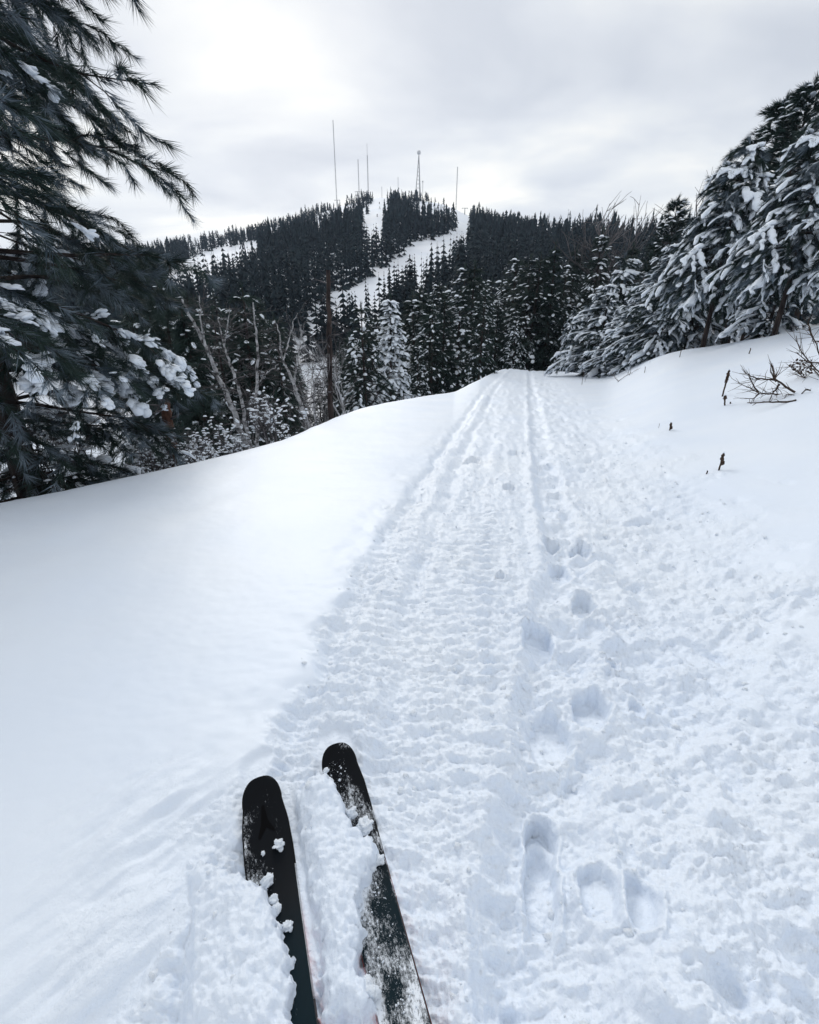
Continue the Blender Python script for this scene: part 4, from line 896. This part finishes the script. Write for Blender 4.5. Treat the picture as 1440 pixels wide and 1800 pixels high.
def ski(tip, tail_dir, label, mt, z0, px0=0):
    y = np.concatenate([.075 * np.linspace(0, 1, 16) ** 2, np.linspace(.085, .35, 18), np.linspace(.4, 1.74, 26)])
    hw = np.where(y < .075, .0145 + .0425 * np.clip(1 - (1 - y / .075) ** 2.4, 0, 1) ** .55, np.interp(y, [.075, .14, .22, .4, .85, 1.5, 1.74], [.056, .0645, .066, .061, .051, .058, .045]))
    hw[0] = .012; hw = hw * 1.10
    zt = .085 * np.clip(1 - y / .36, 0, 1) ** 2 + .004 * np.exp(-((y - .9) / .4) ** 2); th_ = np.interp(y, [0, .3, .9, 1.7], [.006, .009, .02, .010])
    ang = atan2(-tail_dir[0], -tail_dir[1]) ; root = empty('ski', (tip[0], tip[1], z0), -ang); tag(root, label, 'ski')
    # local +y points to the tip; ski runs to -y
    n = len(y); ins = .0035
    top = np.zeros((n, 7, 3))
    for j, u in enumerate((-1, -.93, -.5, 0, .5, .93, 1)):
        top[:, j] = np.stack([(hw - ins * (abs(u) > .9)) * u, -y, zt + th_ - (.0015 if abs(u) == 1 else 0) + .0008 * (1 - u * u)], 1)
    i = np.arange(n - 1)[:, None] * 7; j = np.arange(6)[None]; F = np.stack([i + j, i + j + 1, i + 7 + j + 1, i + 7 + j], -1)[..., ::-1].reshape(-1, 4)
    m = MB(); m.add(top.reshape(-1, 3), F); m.build('top_sheet', mt, root)
    # red sidewall and steel edge, each running round the ski
    def ring(off, za, zb, name, mm):
        L = np.stack([-(hw - off), -y], 1); Rr = np.stack([(hw - off), -y], 1); loop = np.vstack([L[::-1], Rr]); zz = np.concatenate([zt[::-1], zt]); tt = np.concatenate([th_[::-1], th_]); k = len(loop)
        A = np.column_stack([loop, zz + za * tt]); B = np.column_stack([loop, zz + zb * tt - .0016 * (zb == 1)]); V = np.vstack([A, B]); q = np.arange(k - 1)
        mb = MB(); mb.add(V, np.stack([q, q + 1, q + 1 + k, q + k], 1)); mb.build(name, mm, root, smooth=False)
    ring(-.0002, .28, 1, 'sidewall', M_RED); ring(-.0012, .0, .28, 'steel_edge', M_EDGE)
    bot = np.zeros((n, 2, 3)); bot[:, 0] = np.stack([-(hw + .001), -y, zt], 1); bot[:, 1] = np.stack([hw + .001, -y, zt], 1); q = np.arange(n - 1)[:, None] * 2
    m = MB(); m.add(bot.reshape(-1, 3), np.stack([q, q + 1, q + 3, q + 2], -1).reshape(-1, 4)); m.build('base', M_EDGE, root)
    return root, (y, zt, th_)
M_SK1 = ski_mat('ski_top_left', 2.0, .25, .25, 1.7); M_SK2 = ski_mat('ski_top_right', 5.0, 1.0, .05, .95)
tL = onplane(455, 1366, .08); tR = onplane(590, 1307, .08)
s1, prf = ski(tL, DIR_L, 'black ski with a clean tip and a faint emblem, snow heaped over its outer side', M_SK1, -.018 + SL * tL[1])
s2, _ = ski(tR, DIR_R, 'black ski reaching farther ahead, thickly dusted and spattered with snow', M_SK2, -.018 + SL * tR[1])
for s in (s1, s2): s.rotation_euler[0] = -.062
# faint three-pronged emblem near the tip
y_, zt_, th_ = prf
zf = lambda yy: np.interp(yy, y_, zt_ + th_) + .0016
def emblem(root, pts):
    V = np.array([[x, -yy, zf(yy)] for x, yy in pts]); c = V.mean(0); V = np.vstack([V, V - [0, 0, .0006]]); n = len(pts)
    import bmesh
    bm = bmesh.new(); vs = [bm.verts.new(v) for v in V]; bm.faces.new(vs[:n]); bm.faces.new(vs[n:][::-1])
    for i in range(n): bm.faces.new((vs[i], vs[n + i], vs[n + (i + 1) % n], vs[(i + 1) % n]))
    bmesh.ops.triangulate(bm, faces=bm.faces[:]); me = bpy.data.meshes.new('emblem'); bm.to_mesh(me); bm.free(); me.materials.append(M_LOGO); o = bpy.data.objects.new('emblem', me); COL.objects.link(o); o.parent = root
emblem(s1, [(-.004, .085), (.004, .085), (.010, .13), (.028, .165), (.024, .170), (.002, .150), (-.020, .178), (-.026, .172), (-.012, .135)])
# ------------------------------------------------------------------ loose snow on and around the skis
def clod(seed, sub=2):
    V, F = (IV3.copy(), IF3) if sub == 2 else (IV.copy(), IF); g_ = np.random.default_rng(seed); o = g_.random(3) * 20
    f = 1 + .55 * perlin(V[:, 0] * 1.3 + o[0], V[:, 1] * 1.3 + V[:, 2] * 1.1 + o[1], 5) + .30 * perlin(V[:, 0] * 4 + o[2], V[:, 2] * 4 + V[:, 1] * 3, 6) + (.10 * perlin(V[:, 0] * 9 + o[0], V[:, 2] * 9 - V[:, 1] * 8, 7) if sub == 2 else 0); return V * f[:, None], F
M_CLOD = mat('loose_snow', SNOWC, .8, bump=.5, bscale=160, spec=.2)
def skz(x, y, s):
    return .0
clods = [(490, 1485, .016, 's1', 'small elongated snow lump alone on the clean black ski'), (463, 1500, .006, 's1', 'tiny crumb of snow left of the elongated lump'), (470, 1548, .017, 's1', 'round snow lump where the snow heap begins on the black ski'), (481, 1582, .013, 's1', 'snow lump at the inner rim of the heap, second one down'),
         (487, 1598, .013, 's1', 'snow lump at the rim of the heap, third one down'), (506, 1628, .014, 's1', 'snow lump standing farthest in on the cleaner ski'),
         (577, 1382, .022, 's2', 'first big snow block near the tip of the dusted ski'), (618, 1430, .019, 's2', 'flat-topped snow block in the middle of the dusted ski'), (642, 1452, .024, 's2', 'largest snow block, hanging over the outer edge of the dusted ski'),
         (668, 1512, .013, 's2', 'snow lump on the outer edge below the largest block'), (650, 1478, .010, 's2', 'small crumb of snow just under the largest block'), (573, 1356, .009, 's2', 'small crumb of snow above the first block'), (597, 1372, .005, 's2', 'tiny crumb of snow beside the first block'),
         (645, 1745, .026, 's2', 'big snow lump against the inner side of the dusted ski, low in the photo'), (655, 1525, .012, 's2', 'snow lump in the churned patch of the dusted ski')]
for i, (px, py, s, w, lb) in enumerate(clods):
    z0 = .0
    for _ in range(3):
        x, y = onplane(px, py, z0 + s * .5)
        root = s1 if w == 's1' else s2; a = root.rotation_euler[2]; dx, dy = x - root.location[0], y - root.location[1]; ly = -( -dx * sin(a) + dy * cos(a)) ; z0 = float(np.interp(ly, y_, zt_ + th_)) + root.location[2] + .062 * ly - SL * y
    V, F = clod(i); m = MB(); m.add(V * [s, s * (.8 + .4 * random.random()), s * .75], F); o = m.build('snow_clod', M_CLOD); o.location = (x, y, z0 + SL * y + s * .45); o.rotation_euler[2] = random.random() * 6; tag(o, lb, 'snow clod', 'snow clods on the cleaner ski' if w == 's1' else 'snow clods on the dusted ski')
# fine crumbs: on the skis and scattered over the trail
g_ = np.random.default_rng(77); cr_ = MB(); pV, pF = clod(99, 1)
loc, sz = [], []
for root, cnt, lo, hi in ((s1, 500, .24, 1.0), (s2, 1700, .05, 1.0)):
    a = root.rotation_euler[2]
    for _ in range(cnt):
        ly = lo + (hi - lo) * g_.random(); u = (2 * g_.random() - 1) * .058
        if root is s1: u = -.05 + .06 * g_.random() ** 2.0
        elif ly > .25: u = u * .8 - .012 * g_.random()
        if root is s2 and ly < .2 and u > .02: continue
        x = root.location[0] + u * cos(a) + ly * sin(a); y = root.location[1] + u * sin(a) - ly * cos(a); z = root.location[2] + .062 * ly + float(np.interp(ly, y_, zt_ + th_))
        loc.append((x, y, z + .001)); sz.append(.0005 + .0032 * g_.random() ** 12)
V, F = scatter(pV, pF, frames(g_.standard_normal((len(loc), 3))), np.array(sz), np.array(loc)); cr_.add(V, F)
n = 1100; yy = .35 + 7 * g_.random(n) ** 1.6; xx = XL(yy) + (XR(yy) - XL(yy) + .3) * g_.random(n); zz = base_z(xx, yy) + relief(xx.copy(), yy.copy())[0]
onski = np.zeros(n, bool)
sz = (.004 + .014 * g_.random(n) ** 4) * (1 + yy * .05); zz = zz - sz * .3
for c0, c1 in (((-.55, 1.2), (-.1, .1)), ((-.32, 1.35), (.12, .05))): d, _ = seg_d(xx, yy, c0, c1); onski |= d < .1
kk = ~onski; V, F = scatter(pV, pF, frames(g_.standard_normal((kk.sum(), 3))), sz[kk], np.stack([xx, yy, zz], 1)[kk]); cr_.add(V, F)
tag(cr_.build('snow_crumbs', M_CLOD), 'fine crumbs of snow strewn over the skis and the churned trail', 'snow', kind='stuff')
tot = sum(len(me.polygons) for me in bpy.data.meshes); print('POLYS', tot, sorted([(len(m.polygons), m.name) for m in bpy.data.meshes])[-14:], 'OBJ', len(bpy.data.objects))
